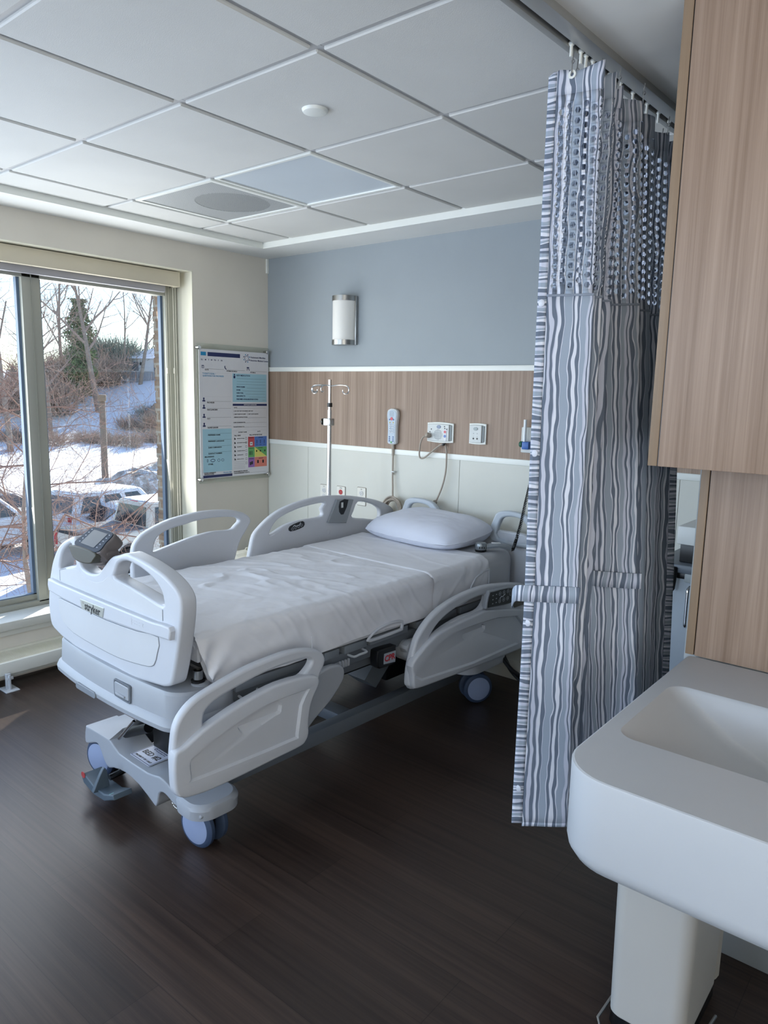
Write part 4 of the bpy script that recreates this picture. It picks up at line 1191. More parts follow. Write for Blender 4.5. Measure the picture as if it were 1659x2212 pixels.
# litter frame
fr_ = MB()
for sx in (-1, 1):
    fr_.box(sx * 0.40 - 0.018, sx * 0.40 + 0.018, 0.20, 1.98, 0.475, 0.535, .004)
    fr_.box(sx * 0.36 - 0.015, sx * 0.36 + 0.015, 0.20, 1.95, 0.42, 0.47, .003)
for y in (0.22, 0.7, 1.2, 1.9): fr_.box(-0.40, 0.40, y - .03, y + .03, 0.44, 0.50, .003)
fr_.build('litter_frame', M_beddk, BED)
MB().box(-0.39, 0.39, 0.10, 2.0, 0.535, 0.565, .006).build('deck', mat('deck_dark_grey', '3a3e44', .6), BED)
MB().box(-0.35, 0.35, 0.22, 1.96, 0.40, 0.545, .004).build('under_deck_dark_fill', M_black, BED)  # black box added to make the space under the deck dark
for y0, y1 in ((0.24, 0.62), (0.66, 0.74), (0.77, 0.90), (0.92, 1.16), (1.22, 1.52), (1.55, 1.9)):
    MB().box(0.385, 0.432, y0, y1, 0.533, 0.566, .003).build('deck_bracket', mat('bracket_grey', '767c83', .45), BED)
MB().tube(spl([(0.42, 0.80, 0.522), (0.455, 0.80, 0.522), (0.458, 0.83, 0.525), (0.458, 0.87, 0.526), (0.42, 0.88, 0.526)], 3, False), 0.005, 8).build('line_hook', mat('hook_grey', 'b2b6bb', .4), BED)
MB().tube(spl([(0.42, 0.26, 0.512), (0.455, 0.26, 0.508), (0.458, 0.29, 0.508), (0.458, 0.33, 0.512), (0.42, 0.34, 0.514)], 3, False), 0.005, 8).build('line_hook', mat('hook_grey', 'b2b6bb', .4), BED)
hk = MB().box(0.418, 0.440, 0.725, 0.79, 0.483, 0.505, .003)
for k in range(4): hk.box(0.437, 0.446, 0.73 + k * .016, 0.738 + k * .016, 0.487, 0.516, .002)
hk.build('bag_hook', M_bed2, BED)
# mattress retainer loop and CPR release
RL_ = [(0.90, 0.555), (0.905, 0.58), (0.95, 0.602), (1.03, 0.612), (1.10, 0.606), (1.113, 0.592), (1.110, 0.566), (1.09, 0.556)]
RI_ = [(0.915, 0.567), (0.92, 0.58), (0.96, 0.594), (1.03, 0.602), (1.09, 0.597), (1.10, 0.588), (1.098, 0.575), (1.08, 0.568)]
MB().plate([spl(RL_, 3), spl(RI_, 3)], 0.012, 0.003, 0, face_x(0.436)).build('mattress_retainer', M_bed, BED)
RL2 = [(1.60, 0.64), (1.605, 0.66), (1.64, 0.70), (1.72, 0.725), (1.76, 0.725), (1.765, 0.64)]
MB().plate([RL2, [(1.615, 0.645), (1.62, 0.66), (1.65, 0.692), (1.72, 0.714), (1.752, 0.714), (1.755, 0.645)]], 0.012, 0.003, 0, face_x(0.438)).build('mattress_retainer', M_bed, BED)
CP = MB()
CP.plate([spl([(0.935, 0.455), (0.935, 0.50), (0.95, 0.512), (1.045, 0.507), (1.052, 0.50), (1.052, 0.44), (1.04, 0.428), (0.95, 0.43)], 2)], 0.045, 0.006, 0, face_x(0.415))
cpr = CP.build('cpr_release', M_black, BED)
ct = MB().plate([[(0.972, 0.445), (1.046, 0.437), (1.048, 0.487), (0.974, 0.49)]], 0.001, 0, 0, face_x(0.4602))
ct.text('CPR', 0.036, face_x(0.4615, 1.010, 0.4645), 1, 'CENTER', .0003, 0, .0012)
ct.build('cpr_label', [mat('label_grey', '9aa2ac', .5), M_red], cpr, 0)

# side rails --------------------------------------------------------------
def rail_arm():
    MB().plate([spl([(0.45, 0.40), (0.54, 0.485), (0.60, 0.520), (0.66, 0.527), (0.71, 0.515), (0.728, 0.485), (0.715, 0.445), (0.65, 0.385), (0.575, 0.340), (0.50, 0.29), (0.42, 0.30)], 3)], 0.03, 0.008, 0, face_x(0.446)).build('rail_arm', M_bed2, BED)
# near foot rail, lowered
NF = empty('side_rail', (0.53, 0.2, 0.3)); NF.parent = BED
NFM = face_x(0.0, -0.2, -0.3)
MB().plate([spl(NF_OUT, 3), spl(NF_H, 3)], 0.034, 0.011, 0, NFM @ Matrix.Translation((0, 0, -0.034)), 3).build('rail_frame', M_bed, NF)
pn = MB().plate([spl(NF_P, 3)], 0.04, 0.010, 0, NFM @ Matrix.Translation((0, 0, -0.018)), 3).build('rail_panel', M_bed, NF)
rec = MB()
Ra = spl(NF_R, 2)
cxr = sum(p[0] for p in Ra) / len(Ra); czr = sum(p[1] for p in Ra) / len(Ra)
Rb = [(cxr + (p[0] - cxr) * 0.965, czr + (p[1] - czr) * 0.93) for p in Ra]
def cutter(outer, inner, w_top, w_bot, M, slanted=False):
    c = MB()
    def lift(lp, w): return [M @ Vector((p[0], p[1], w)) for p in lp]
    zs_ = [p[1] for p in inner]
    z0_, z1_ = min(zs_), max(zs_)
    def slant(lp): return [M @ Vector((p[0], p[1], (w_bot + (w_top - 0.004 - w_bot) * (z1_ - p[1]) / (z1_ - z0_)) if slanted else w_bot)) for p in lp]
    big = [(outer[i][0] + (outer[i][0] - inner[i][0]), outer[i][1] + (outer[i][1] - inner[i][1])) for i in range(len(outer))]
    c.loft([slant(inner), lift(outer, w_top), lift(big, w_top + (w_top - w_bot))])
    return c
Ga = spl(NF_G, 2)
gx = sum(p[0] for p in Ga) / len(Ga); gz = sum(p[1] for p in Ga) / len(Ga)
Gb = [(gx + (p[0] - gx) * 0.93, gz + 0.003 + (p[1] - gz) * 0.80) for p in Ga]
cut(pn, [cutter(Ra, Rb, 0.022, 0.013, NFM), cutter(Ga, Gb, 0.0135, -0.0165, NFM, True)])
# near head rail, lowered (its head end is behind the curtain)
NHo = NH_OUT + [(2.02, 0.60), (2.10, 0.545), (2.135, 0.47), (2.13, 0.36), (2.10, 0.31), (2.03, 0.286), (1.946, 0.281)] + list(reversed(NH_B))[1:-1]
NH = empty('side_rail', (0.53, 1.5, 0.3)); NH.parent = BED
NHM = face_x(0.0, -1.5, -0.3)
h2 = [(1.86, 0.595), (1.93, 0.60), (2.0, 0.572), (2.05, 0.53), (2.03, 0.505), (1.88, 0.512)]
MB().plate([spl(NHo, 3), spl(NH_H, 3), spl(h2, 3)], 0.034, 0.011, 0, NHM @ Matrix.Translation((0, 0, -0.034)), 3).build('rail_frame', M_bed, NH)
NHp = [(1.062, 0.40)] + NH_P + [(1.98, 0.49), (2.08, 0.46), (2.12, 0.40), (2.11, 0.33), (2.03, 0.30), (1.946, 0.293), (1.551, 0.304), (1.242, 0.317), (1.097, 0.327), (1.068, 0.345)]
pn = MB().plate([spl(NHp, 3)], 0.04, 0.010, 0, NHM @ Matrix.Translation((0, 0, -0.018)), 3).build('rail_panel', M_bed, NH)
Ra = spl(NH_R, 2)
cxr = sum(p[0] for p in Ra) / len(Ra); czr = sum(p[1] for p in Ra) / len(Ra)
Rb = [(cxr + (p[0] - cxr) * 0.965, czr + (p[1] - czr) * 0.93) for p in Ra]
Ga = spl(NH_G, 3)
gx = sum(p[0] for p in Ga) / len(Ga); gz = sum(p[1] for p in Ga) / len(Ga)
Gb = [(gx + (p[0] - gx) * 0.93, gz + 0.003 + (p[1] - gz) * 0.80) for p in Ga]
cut(pn, [cutter(Ra, Rb, 0.022, 0.014, NHM), cutter(Ga, Gb, 0.0145, -0.0165, NHM, True)])
Cc = spl(NH_C, 3)
ccx = sum(p[0] for p in Cc) / len(Cc); ccz = sum(p[1] for p in Cc) / len(Cc)
MB().plate([[(ccx + (p[0] - ccx) * 1.09, ccz + (p[1] - ccz) * 1.18) for p in Cc]], 0.03, 0.006, 0, NHM @ Matrix.Translation((0, 0, -0.012))).build('control_housing', M_bed2, NH)
cpn = MB().plate([Cc], 0.005, 0.001, 0, NHM @ Matrix.Translation((0, 0, 0.0165)))
cp_o = cpn.build('rail_control_panel', M_black, NH)
sy = MB()
for y in (1.70, 1.735, 1.77):
    for z in (0.592, 0.628): sy.plate([circ(y, z, 0.010, 16), circ(y, z, 0.0085, 16)], 0.0005, 0, 0, NHM @ Matrix.Translation((0, 0, .0214))); sy.plate([circ(y, z, 0.003, 8)], 0.0005, 0, 0, NHM @ Matrix.Translation((0, 0, .0214)))
for y in (1.64, 1.67):
    for z in (0.590, 0.610, 0.630): sy.box(.0214, .0219, y - .004 - 1.5, y + .004 - 1.5, z - .002 - .3, z + .002 - .3)
sy.tube([NHM @ Vector((1.70, .604, .0216)), NHM @ Vector((1.715, .613, .0216)), NHM @ Vector((1.722, .608, .0216)), NHM @ Vector((1.745, .618, .0216))], 0.0022, 6)
sy.plate([circ(1.795, 0.613, 0.009, 14, .014), circ(1.795, 0.613, 0.0075, 14, .0125)], 0.0005, 0, 0, NHM @ Matrix.Translation((0, 0, .0214)))
sy.build('panel_symbols', mat('symbol_white', 'b9bdc4', .5), NH, 0)
rail_arm()
ja = MB()
ja.tube([(0.40, 1.155, 0.455), (0.50, 1.15, 0.455)], 0.045, 24)
ja.plate([spl([(1.10, 0.48), (1.15, 0.505), (1.30, 0.49), (1.35, 0.44), (1.25, 0.36), (1.16, 0.40)], 3)], 0.05, 0.01, 0, face_x(0.43))
ja.build('rail_arm', M_bed2, BED)
# far rails, raised
FFo = [(0.385, 0.80)] + FF_OUT + [(0.90, 0.64), (0.86, 0.60), (0.55, 0.57), (0.42, 0.60), (0.388, 0.70)]
FR = empty('side_rail', (-0.5, 0.7, 0.6)); FR.parent = BED
FM = face_x(0.0, -0.7, -0.6)
MB().plate([spl(FFo, 3), spl(FF_H, 3)], 0.034, 0.009, 0, FM @ Matrix.Translation((0, 0, -0.034)), 3).build('rail_frame', M_bed, FR)
dtl = MB()
for y, z in ((0.62, 0.80), (0.93, 0.79)): dtl.plate([circ(y, z, 0.013, 16)], 0.002, .0005, 0, FM @ Matrix.Translation((0, 0, -.001)))
dtl.build('bolt_covers', M_bed, FR)
FHo = [(1.015, 0.70)] + FH_OUT + [(2.12, 0.78), (2.09, 0.68), (2.02, 0.62), (1.8, 0.58), (1.3, 0.57), (1.10, 0.59), (1.03, 0.63)]
FH = empty('side_rail', (-0.5, 1.55, 0.6)); FH.parent = BED
HM = face_x(0.0, -1.55, -0.6)
MB().plate([spl(FHo, 3), spl(FH_H1, 3), spl(FH_H2, 3)], 0.034, 0.009, 0, HM @ Matrix.Translation((0, 0, -0.034)), 3).build('rail_frame', M_bed, FH)
cs = MB().plate([spl(FH_C, 3)], 0.004, 0.001, 0, HM @ Matrix.Translation((0, 0, -0.001))).build('rail_control_strip', M_black, FH)
sy = MB()
for k in range(4):
    y, z = 1.300 + k * 0.021, 0.8455 + k * 0.0045
    sy.plate([circ(y, z, 0.0075, 14), circ(y, z, 0.006, 14)], 0.0005, 0, 0, HM @ Matrix.Translation((0, 0, .003)))
sy.tube([HM @ Vector(p) for p in ((1.303, .858, .0034), (1.315, .864, .0034), (1.325, .858, .0034), (1.35, .862, .0034), (1.357, .874, .0034))], 0.0022, 6)
sy.build('panel_symbols', mat('symbol_white', 'b9bdc4', .5), FH, 0)
MB().plate([spl(FH_PH, 1)], 0.018, 0.004, 0, HM @ Matrix.Translation((0, 0, -0.004))).build('pendant_holder', mat('pendant_grey', '8a8f93', .5), FH)
pdk = MB().plate([spl(FH_PD, 2)], 0.002, 0, 0, HM @ Matrix.Translation((0, 0, .0132)))
pdk.build('pendant_slot', M_black, FH, 0)
MB().box(0.0152, 0.0168, 1.648 - 1.55, 1.664 - 1.55, 0.925 - .6, 0.955 - .6, .001).build('pendant_plug', M_dev, FH)
dtl = MB().plate([circ(1.565, 0.795, 0.016, 18), circ(1.565, 0.795, 0.013, 18)], 0.002, .0004, 0, HM @ Matrix.Translation((0, 0, -.001)))
dtl.build('bolt_cover', M_bed, FH)
# headboard with two grab handles
MB().plate([rrect(-0.46, 0.50, 0.55, 0.86, 0.05)], 0.035, 0.008, 0, face_y(0, 2.075, 0)).build('headboard', M_bed, BED)
for x0, x1 in ((-0.36, -0.06), (0.27, 0.56)):
    w = x1 - x0
    oo = spl([(x0, 0.80), (x0 + .012, 0.925), (x0 + .05, 0.965), (x0 + w * .45, 0.972), (x1 - .07, 0.955), (x1 - .01, 0.88), (x1 + .01, 0.80)], 3)
    ii = spl([(x0 + .045, 0.82), (x0 + .05, 0.905), (x0 + .075, 0.935), (x0 + w * .45, 0.944), (x1 - .10, 0.932), (x1 - .06, 0.875), (x1 - .05, 0.82)], 3)
    MB().plate([oo, ii], 0.035, 0.010, 0, face_y(0, 2.06, 0), 3).build('headboard_handle', mat('handle_pale_blue', 'b6bec6', .4), BED)
for s in (0, 1):
    pts = [(0.40, 1.98 + .02 * s, 0.20), (0.48, 1.97, 0.145 - 0.01 * s), (0.60, 1.95, 0.13 - .035 * s), (0.75, 1.93, 0.16 - 0.04 * s), (0.86, 1.95, 0.25 - 0.05 * s), (0.95, 2.0, 0.34)]
    MB().tube(spl(pts, 5, False), 0.011, 8).build('power_cable', M_black, BED)

# mattress, sheets, pillow, instrument ---------------------------------------
MZ = 0.762
def bedthing(name, mb, m, z, label, cat, smooth=60):
    mb.v = [(v[0], v[1], v[2] - z) for v in mb.v]
    return tag(mb.build(name, m, None, smooth, (BL[0], BL[1], z), BA), label, cat)
def prof_pt(t, w, zt, zb, r):
    """point on a U cross-section: t 0..1 from far bottom edge over the top to the near bottom edge"""
    hgt, wid, arc_ = zt - zb - r, 2 * (w - r), r * PI / 2
    tot = 2 * hgt + wid + 2 * arc_
    d = t * tot
    if d < hgt: return (-w, zb + d)
    d -= hgt
    if d < arc_:
        a = d / r
        return (-w + r - r * math.cos(a), zt - r + r * math.sin(a))
    d -= arc_
    if d < wid: return (-w + r + d, zt)
    d -= wid
    if d < arc_:
        a = d / r
        return (w - r + r * math.sin(a), zt - r + r * math.cos(a))
    d -= arc_
    return (w, zt - r - d)
def headlift(y):
    t = min(1, max(0, (y - 1.45) / 0.45))
    return 0.020 * t * t * (3 - 2 * t)
def tuck(y, z): return 0.065 * max(0.0, (0.72 - z) / 0.15) * math.exp(-max(0, y - 0.09) / 0.07)
mm = MB()
def mf(u, v):
    y = 0.10 + 1.915 * u
    k = 1.0
    e = min(u, 1 - u) * 1.94
    sh = 0.03 * (1 - min(1, e / 0.05)) ** 2
    x, z = prof_pt(v, 0.43 - sh, MZ - sh * .6, 0.572 + sh * .3, 0.045)
    return (x, y + tuck(y, z), z + headlift(y) * (z - .57) / .19)
mm.grid(mf, 60, 60)
mm.box(-0.41, 0.41, 0.19, 2.0, 0.568, 0.60, 0)
mm.box(-0.41, 0.41, 0.103, 0.12, 0.67, 0.74, 0.005)
mm.box(-0.41, 0.41, 1.99, 2.012, 0.57, 0.73, 0.01)
bedthing('mattress', mm, M_fit, 0.568, 'mattress under a grey white fitted sheet on the hospital bed', 'mattress')

def fbm(p, o=3):
    s, a = 0, 1
    for k in range(o):
        s += a * noise.noise(p); p = p * 2.03; a *= 0.5
    return s
def ridged(p): return 1 - abs(noise.noise(p)) * 2
sh_ = MB()
def sf(u, v):
    y = 0.093 + 1.275 * u
    zb = 0.580 + 0.006 * math.sin(y * 9) + (0.0 if y < 1.0 else 0.004)
    x, z = prof_pt(v, 0.437, MZ + 0.006, zb, 0.05)
    top = 1 if z > MZ - 0.004 else 0
    amp = 0.0
    q = Vector((x * 3.4 + y * 1.6, y * 2.2 - x * 1.2, 0.3))
    wr = max(0, ridged(Vector((x * 3.0 + y * 4.2, y * 9.0 - x * 5.0, 1.7))) - 0.55) * 0.022
    ctr = math.exp(-((y - 0.80) / 0.40) ** 2) * math.exp(-((x + 0.05) / 0.26) ** 2)
    if top:
        z += wr * (0.25 + 1.1 * ctr) + 0.003 * fbm(q * 2) + 0.0012 * fbm(Vector((x * 30, y * 24, 3)))
    else:
        o = 0.006 * fbm(Vector((y * 4.0, z * 6, x))) + 0.0045 * max(0, ridged(Vector((y * 13 + z * 9, z * 5, 2.0))) - 0.5)
        # gathers pulled to the foot corner
        g = math.exp(-((y - 0.11) / 0.11) ** 2)
        ang = math.atan2(z - 0.575, (y - 0.07) + 0.02)
        o += g * 0.007 * math.sin(ang * 12)
        x += o if x > 0 else -o
    return (x, y + tuck(y, z), z)
sh_.grid(sf, 230, 190)
bs = bedthing('bed_sheet', sh_, M_sheet, 0.58, 'white wrinkled bed sheet spread over the foot half of the mattress', 'bed sheet', 80)
ds = MB()
def df(u, v):
    y = 1.310 + 0.435 * u
    zb = 0.592 + 0.012 * math.sin(y * 16)
    x, z = prof_pt(v, 0.443, MZ + 0.011, zb, 0.05)
    # edges run slightly slanted
    y += 0.012 * x
    if z > MZ - 0.004:
        z += 0.0022 * fbm(Vector((x * 6, y * 7, 5))) + 0.005 * max(0, ridged(Vector((x * 2.5, y * 8.0, 6.7))) - 0.7)
    else:
        o = 0.006 * max(0, ridged(Vector((y * 15 - z * 10, z * 5, 4.0))) - 0.35) + 0.004 * fbm(Vector((y * 7, z * 8, x)))
        x += o if x > 0 else -o
    if u < 0.004 or u > 0.996: z -= 0.006 if z > MZ - .004 else 0
    z += headlift(y) * max(0, z - .57) / .19
    return (x, y, z)
ds.grid(df, 90, 170)
bedthing('draw_sheet', ds, M_sheet, 0.59, 'white draw sheet folded across the bed just below the pillow', 'bed sheet', 80)
se = MB()
for dz in (0.0,): se.tube([(0.4435, 0.585, 0.582), (0.4445, 0.583, 0.61), (0.444, 0.578, 0.66)], 0.0016, 6)
so_ = se.build('loose_thread', mat('hem_white', 'e6e7ec', .8), bs); so_.location = (0, 0, -0.58)

pw = MB()
def pf(u, v):
    a, b_ = 2 * u - 1, 2 * v - 1
    ax, ay = abs(a), abs(b_)
    h_ = max(0, (1 - ax ** 3.6)) ** 0.50 * max(0, (1 - ay ** 3.4)) ** 0.50
    # pull sides in between the corners
    x = 0.335 * a * math.sqrt(1 - 0.20 * ay ** 3)
    y = 0.215 * b_ * math.sqrt(1 - 0.24 * ax ** 3)
    n_ = fbm(Vector((a * 2.2, b_ * 2.2, 8))) * 0.006 * h_ + 0.004 * max(0, ridged(Vector((a * 5 + b_ * 3, b_ * 4, 3))) - 0.6) * (1 - h_)
    return x, y, h_, n_
def ptop(u, v):
    x, y, h_, n_ = pf(u, v)
    return (x, y, 0.045 + 0.082 * h_ + n_ + 0.022 * (y / .2))
def pbot(u, v):
    x, y, h_, n_ = pf(u, v)
    return (x, y, 0.045 - 0.044 * min(1, h_ * 1.7) + 0.022 * (y / .2) * (1 - h_))
pw.grid(ptop, 64, 48); pw.grid(pbot, 64, 48)
W_ = Matrix.Translation(BL) @ Matrix.Rotation(BA, 4, 'Z')
pc = W_ @ Vector((-0.035, 1.868, MZ + 0.033))
tag(pw.build('pillow', M_pillow, None, 80, pc, BA + R(-4)), 'plump white pillow at the head of the hospital bed', 'pillow')

oc = W_ @ Vector((0.338, 1.835, MZ + 0.0185))
OT = empty('instrument_handset', oc, BA + R(46), 'silver grey diagnostic handset with coiled black cord lying beside the pillow', 'medical instrument')
MB().lathe([(0.027, 0.0), (0.029, 0.003), (0.029, 0.012)], 28).build('black_base_ring', M_black, OT)
MB().lathe([(0.028, 0.011), (0.030, 0.014), (0.030, 0.038), (0.028, 0.043), (0.025, 0.043), (0.025, 0.046), (0.0, 0.048)], 28).build('head', mat('instrument_silver', '9aa0a4', .35, .6), OT)
vs_ = MB()
for k in range(3): vs_.box(-0.012 + k * .012 - .002, -0.012 + k * .012 + .002, -0.0315, -0.029, 0.020, 0.030, .0005)
vs_.build('vents', M_ink, OT)
ha = MB().loft([[(x, y * s_, z + y2) for (y, z) in ((-0.020, 0.0), (0.020, 0.0), (0.024, 0.010), (0.015, 0.020), (-0.015, 0.020), (-0.024, 0.010))] for x, s_, y2 in ((0.026, 0.9, .016), (0.045, 1.0, .02), (0.09, 1.05, .024), (0.13, 0.95, .018), (0.155, 0.75, .006))])
ha.build('handle', mat('instrument_grey', '8b9195', .45), OT)
MB().box(0.055, 0.10, -0.012, 0.012, 0.042, 0.046, .001).build('handle_label', M_paper, OT)
# coiled cord: rises from the handle to the wall, partly behind the curtain
p0 = Vector((0.155, 0.0, 0.014)); 
iw = (W_ @ Matrix.Translation((0.338, 1.835, MZ + 0.0185)) @ Matrix.Rotation(R(46), 4, 'Z')).inverted()
tgt = [iw @ (W_ @ Vector(q)) for q in ((0.500, 1.905, 0.855), (0.505, 1.93, 0.925), (0.502, 1.975, 1.04), (0.498, 2.02, 1.14), (0.50, 2.07, 1.26))]
path = spl([p0, p0 + Vector((0.012, 0.002, -0.002))] + tgt, 24, False)
pts = []
acc = 0
for i in range(len(path) - 1):
    a_, b_ = Vector(path[i]), Vector(path[i + 1])
    t_ = (b_ - a_)
    L_ = t_.length
    t_.normalize()
    x_ = t_.orthogonal().normalized(); y_ = t_.cross(x_)
    st = 4
    for k in range(st):
        ph = (acc + L_ * k / st) / 0.0085 * 2 * PI
        pts.append(a_ + t_ * (L_ * k / st) + (x_ * math.cos(ph) + y_ * math.sin(ph)) * 0.0065)
    acc += L_
# finer resampling so that the coils stay round
pp = []
N_ = int(acc / 0.0085 * 8)
cum = [0]
for i in range(len(path) - 1): cum.append(cum[-1] + (Vector(path[i + 1]) - Vector(path[i])).length)
j = 0
for k in range(N_):
    d = acc * k / N_
    while j < len(cum) - 2 and cum[j + 1] < d: j += 1
    a_, b_ = Vector(path[j]), Vector(path[j + 1])
    t_ = (b_ - a_).normalized()
    ref = Vector((0.3, 1, 0.2)).normalized()
    x_ = t_.cross(ref).normalized(); y_ = t_.cross(x_)
    ph = d / 0.0085 * 2 * PI
    pp.append(a_ + (b_ - a_) * ((d - cum[j]) / max(1e-6, cum[j + 1] - cum[j])) + (x_ * math.cos(ph) + y_ * math.sin(ph)) * 0.0065)
MB().tube(pp, 0.0026, 5).build('coiled_cord', M_black, OT)
# ------------------------------------------------------------------ privacy curtain on its ceiling track
def stripe_mat(name, horizontal=False):
    m, nt, b = nodes_mat(name)
    L = nt.links.new
    uv = nt.nodes.new('ShaderNodeUVMap')
    sp = nt.nodes.new('ShaderNodeSeparateXYZ')
    L(uv.outputs[0], sp.inputs[0])
    U, V = sp.outputs[0], sp.outputs[1]
    if horizontal: U, V = V, U
    def math_(op, a, bb=None, c=None):
        n = nt.nodes.new('ShaderNodeMath'); n.operation = op
        for i, x in enumerate((a, bb, c)):
            if x is None: continue
            if isinstance(x, (int, float)): n.inputs[i].default_value = x
            else: L(x, n.inputs[i])
        return n.outputs[0]
    cm = nt.nodes.new('ShaderNodeCombineXYZ')
    L(math_('MULTIPLY', U, 16.0 if not horizontal else 25.0), cm.inputs[0]); L(math_('MULTIPLY', V, 7.0), cm.inputs[1])
    n1 = nt.nodes.new('ShaderNodeTexNoise'); n1.inputs['Scale'].default_value = 1.0; n1.inputs['Detail'].default_value = 1.5
    L(cm.outputs[0], n1.inputs['Vector'])
    cm2 = nt.nodes.new('ShaderNodeCombineXYZ')
    L(math_('MULTIPLY', U, 60.0), cm2.inputs[0]); L(math_('MULTIPLY', V, 19.0), cm2.inputs[1])
    n2 = nt.nodes.new('ShaderNodeTexNoise'); n2.inputs['Scale'].default_value = 1.0; n2.inputs['Detail'].default_value = 0.5
    L(cm2.outputs[0], n2.inputs['Vector'])
    w = math_('ADD', math_('MULTIPLY', math_('SUBTRACT', n1.outputs['Fac'], 0.5), 0.030), math_('MULTIPLY', math_('SUBTRACT', n2.outputs['Fac'], 0.5), 0.009))
    per = 0.17 if not horizontal else 0.11
    f = math_('FRACT', math_('DIVIDE', math_('ADD', math_('ADD', U, w), 10.0), per))
    A, B_, D_, E_ = 'c9cede', '9fabbb', '6d7889', 'dfe3ee'
    if not horizontal:
        stops = [(0, A), (.045, D_), (.10, A), (.115, E_), (.16, D_), (.215, E_), (.225, B_), (.335, E_), (.345, D_), (.385, E_), (.43, D_), (.475, E_), (.485, B_), (.56, A),
                 (.60, D_), (.625, E_), (.635, A), (.66, D_), (.70, E_), (.71, B_), (.75, E_), (.78, D_), (.84, A), (.87, B_), (.94, E_), (.955, D_), (.99, A)]
    else:
        stops = [(0, A), (.05, D_), (.13, E_), (.15, B_), (.24, A), (.30, D_), (.36, E_), (.42, B_), (.47, D_), (.53, A), (.60, D_), (.70, E_), (.72, B_), (.78, A), (.84, D_), (.90, E_), (.96, B_)]
    r = ramp(nt, f, stops, 'CONSTANT')
    wv = nt.nodes.new('ShaderNodeTexNoise'); wv.inputs['Scale'].default_value = 900
    L(uv.outputs[0], wv.inputs['Vector'])
    L(r.outputs[0], b.inputs['Base Color'])
    b.inputs['Roughness'].default_value = 0.8
    b.inputs['Specular IOR Level'].default_value = 0.25
    return m
M_str = stripe_mat('wavy_grey_stripes')
M_hem = stripe_mat('cross_striped_binding', True)

def clen(P):
    c = [0.0]
    for i in range(len(P) - 1): c.append(c[-1] + math.hypot(P[i + 1][0] - P[i][0], P[i + 1][1] - P[i][1]))
    return c
# fold line seen from above at the top and lower down (x, y)
TOP = [(2.957, -1.676), (2.985, -1.672), (3.02, -1.664), (3.055, -1.657), (3.088, -1.653), (3.094, -1.645), (3.03, -1.615), (2.956, -1.605), (3.02, -1.59), (3.093, -1.58), (3.05, -1.555), (2.955, -1.54), (3.04, -1.515), (3.083, -1.50), (3.04, -1.47), (2.955, -1.44), (3.03, -1.41), (3.088, -1.38), (3.04, -1.34), (2.98, -1.31), (3.03, -1.26), (3.066, -1.22), (3.02, -1.18), (2.98, -1.15), (3.02, -1.12), (3.062, -1.09), (3.02, -1.05), (2.98, -1.02), (3.04, -0.99), (3.085, -0.95)]
LOW = [(2.979, -1.702), (3.008, -1.684), (3.038, -1.666), (3.07, -1.648), (3.100, -1.63), (3.104, -1.622), (3.06, -1.602), (2.97, -1.594), (3.03, -1.588), (3.104, -1.58), (3.08, -1.555), (2.97, -1.54), (3.03, -1.515), (3.092, -1.50), (3.07, -1.47), (3.068, -1.44), (3.12, -1.41), (3.178, -1.38), (3.16, -1.34), (3.10, -1.31), (3.11, -1.26), (3.14, -1.22), (3.12, -1.18), (3.08, -1.15), (3.10, -1.12), (3.128, -1.09), (3.11, -1.05), (3.08, -1.02), (3.10, -0.99), (3.145, -0.95)]
NS = 6
TP, LP = spl(TOP, NS, False), spl(LOW, NS, False)
CT = clen(TP)
CLEN = CT[-1]
ZTOP, ZMB, ZBOT = 2.385, 1.828, 0.325
def cloth(u, z):
    """u metres along the cloth, z height -> point"""
    u = min(max(u, 0.0), CLEN)
    lo, hi = 0, len(CT) - 1
    while hi - lo > 1:
        md = (lo + hi) // 2
        if CT[md] <= u: lo = md
        else: hi = md
    t = (u - CT[lo]) / max(1e-6, CT[hi] - CT[lo])
    a = (TP[lo][0] + (TP[hi][0] - TP[lo][0]) * t, TP[lo][1] + (TP[hi][1] - TP[lo][1]) * t)
    b = (LP[lo][0] + (LP[hi][0] - LP[lo][0]) * t, LP[lo][1] + (LP[hi][1] - LP[lo][1]) * t)
    k = min(1.5, max(0.0, (ZTOP - z) / 1.4))
    s = 0.004 * noise.noise(Vector((u * 5, z * 1.5, 2.0)))
    return Vector((a[0] + (b[0] - a[0]) * k + s, a[1] + (b[1] - a[1]) * k + s, z))

CU = empty('privacy_curtain', (3.02, -1.4, 0.0), 0, 'drawn back privacy curtain with wavy grey stripes hanging from the ceiling track', 'curtain')
CO_ = Vector((3.02, -1.4, 0.0))
def curtain_obj(name, verts, faces, uvs, m, thick=0.0):
    me = bpy.data.meshes.new(name)
    me.from_pydata([tuple(v - CO_) for v in verts], [], faces)
    ul = me.uv_layers.new(name='UVMap')
    for lp in me.loops: ul.data[lp.index].uv = uvs[lp.vertex_index]
    me.materials.append(m)
    me.shade_smooth()
    o = bpy.data.objects.new(name, me)
    C.objects.link(o)
    o.parent = CU
    if thick:
        md = o.modifiers.new('thickness', 'SOLIDIFY')
        md.thickness = thick
        md.offset = 0
    return o
def patch(u0, u1, z0, z1, nu, nv, V, F, UV, ofs=0.0):
    o = len(V)
    for i in range(nu + 1):
        for j in range(nv + 1):
            u = u0 + (u1 - u0) * i / nu
            z = z0 + (z1 - z0) * j / nv
            zz = z
            if z == ZTOP: zz = z - 0.016 * (1 - abs(((u / 0.155) % 1.0) * 2 - 1)) * (0 if u < .02 else 1) - (0.018 if u < 0.03 else 0) * (1 - u / .03)
            V.append(cloth(u, zz)); UV.append((u, z))
    for i in range(nu):
        for j in range(nv):
            a = o + i * (nv + 1) + j
            F.append((a, a + nv + 1, a + nv + 2, a + 1))
HEM = 0.022
V, F, UV = [], [], []
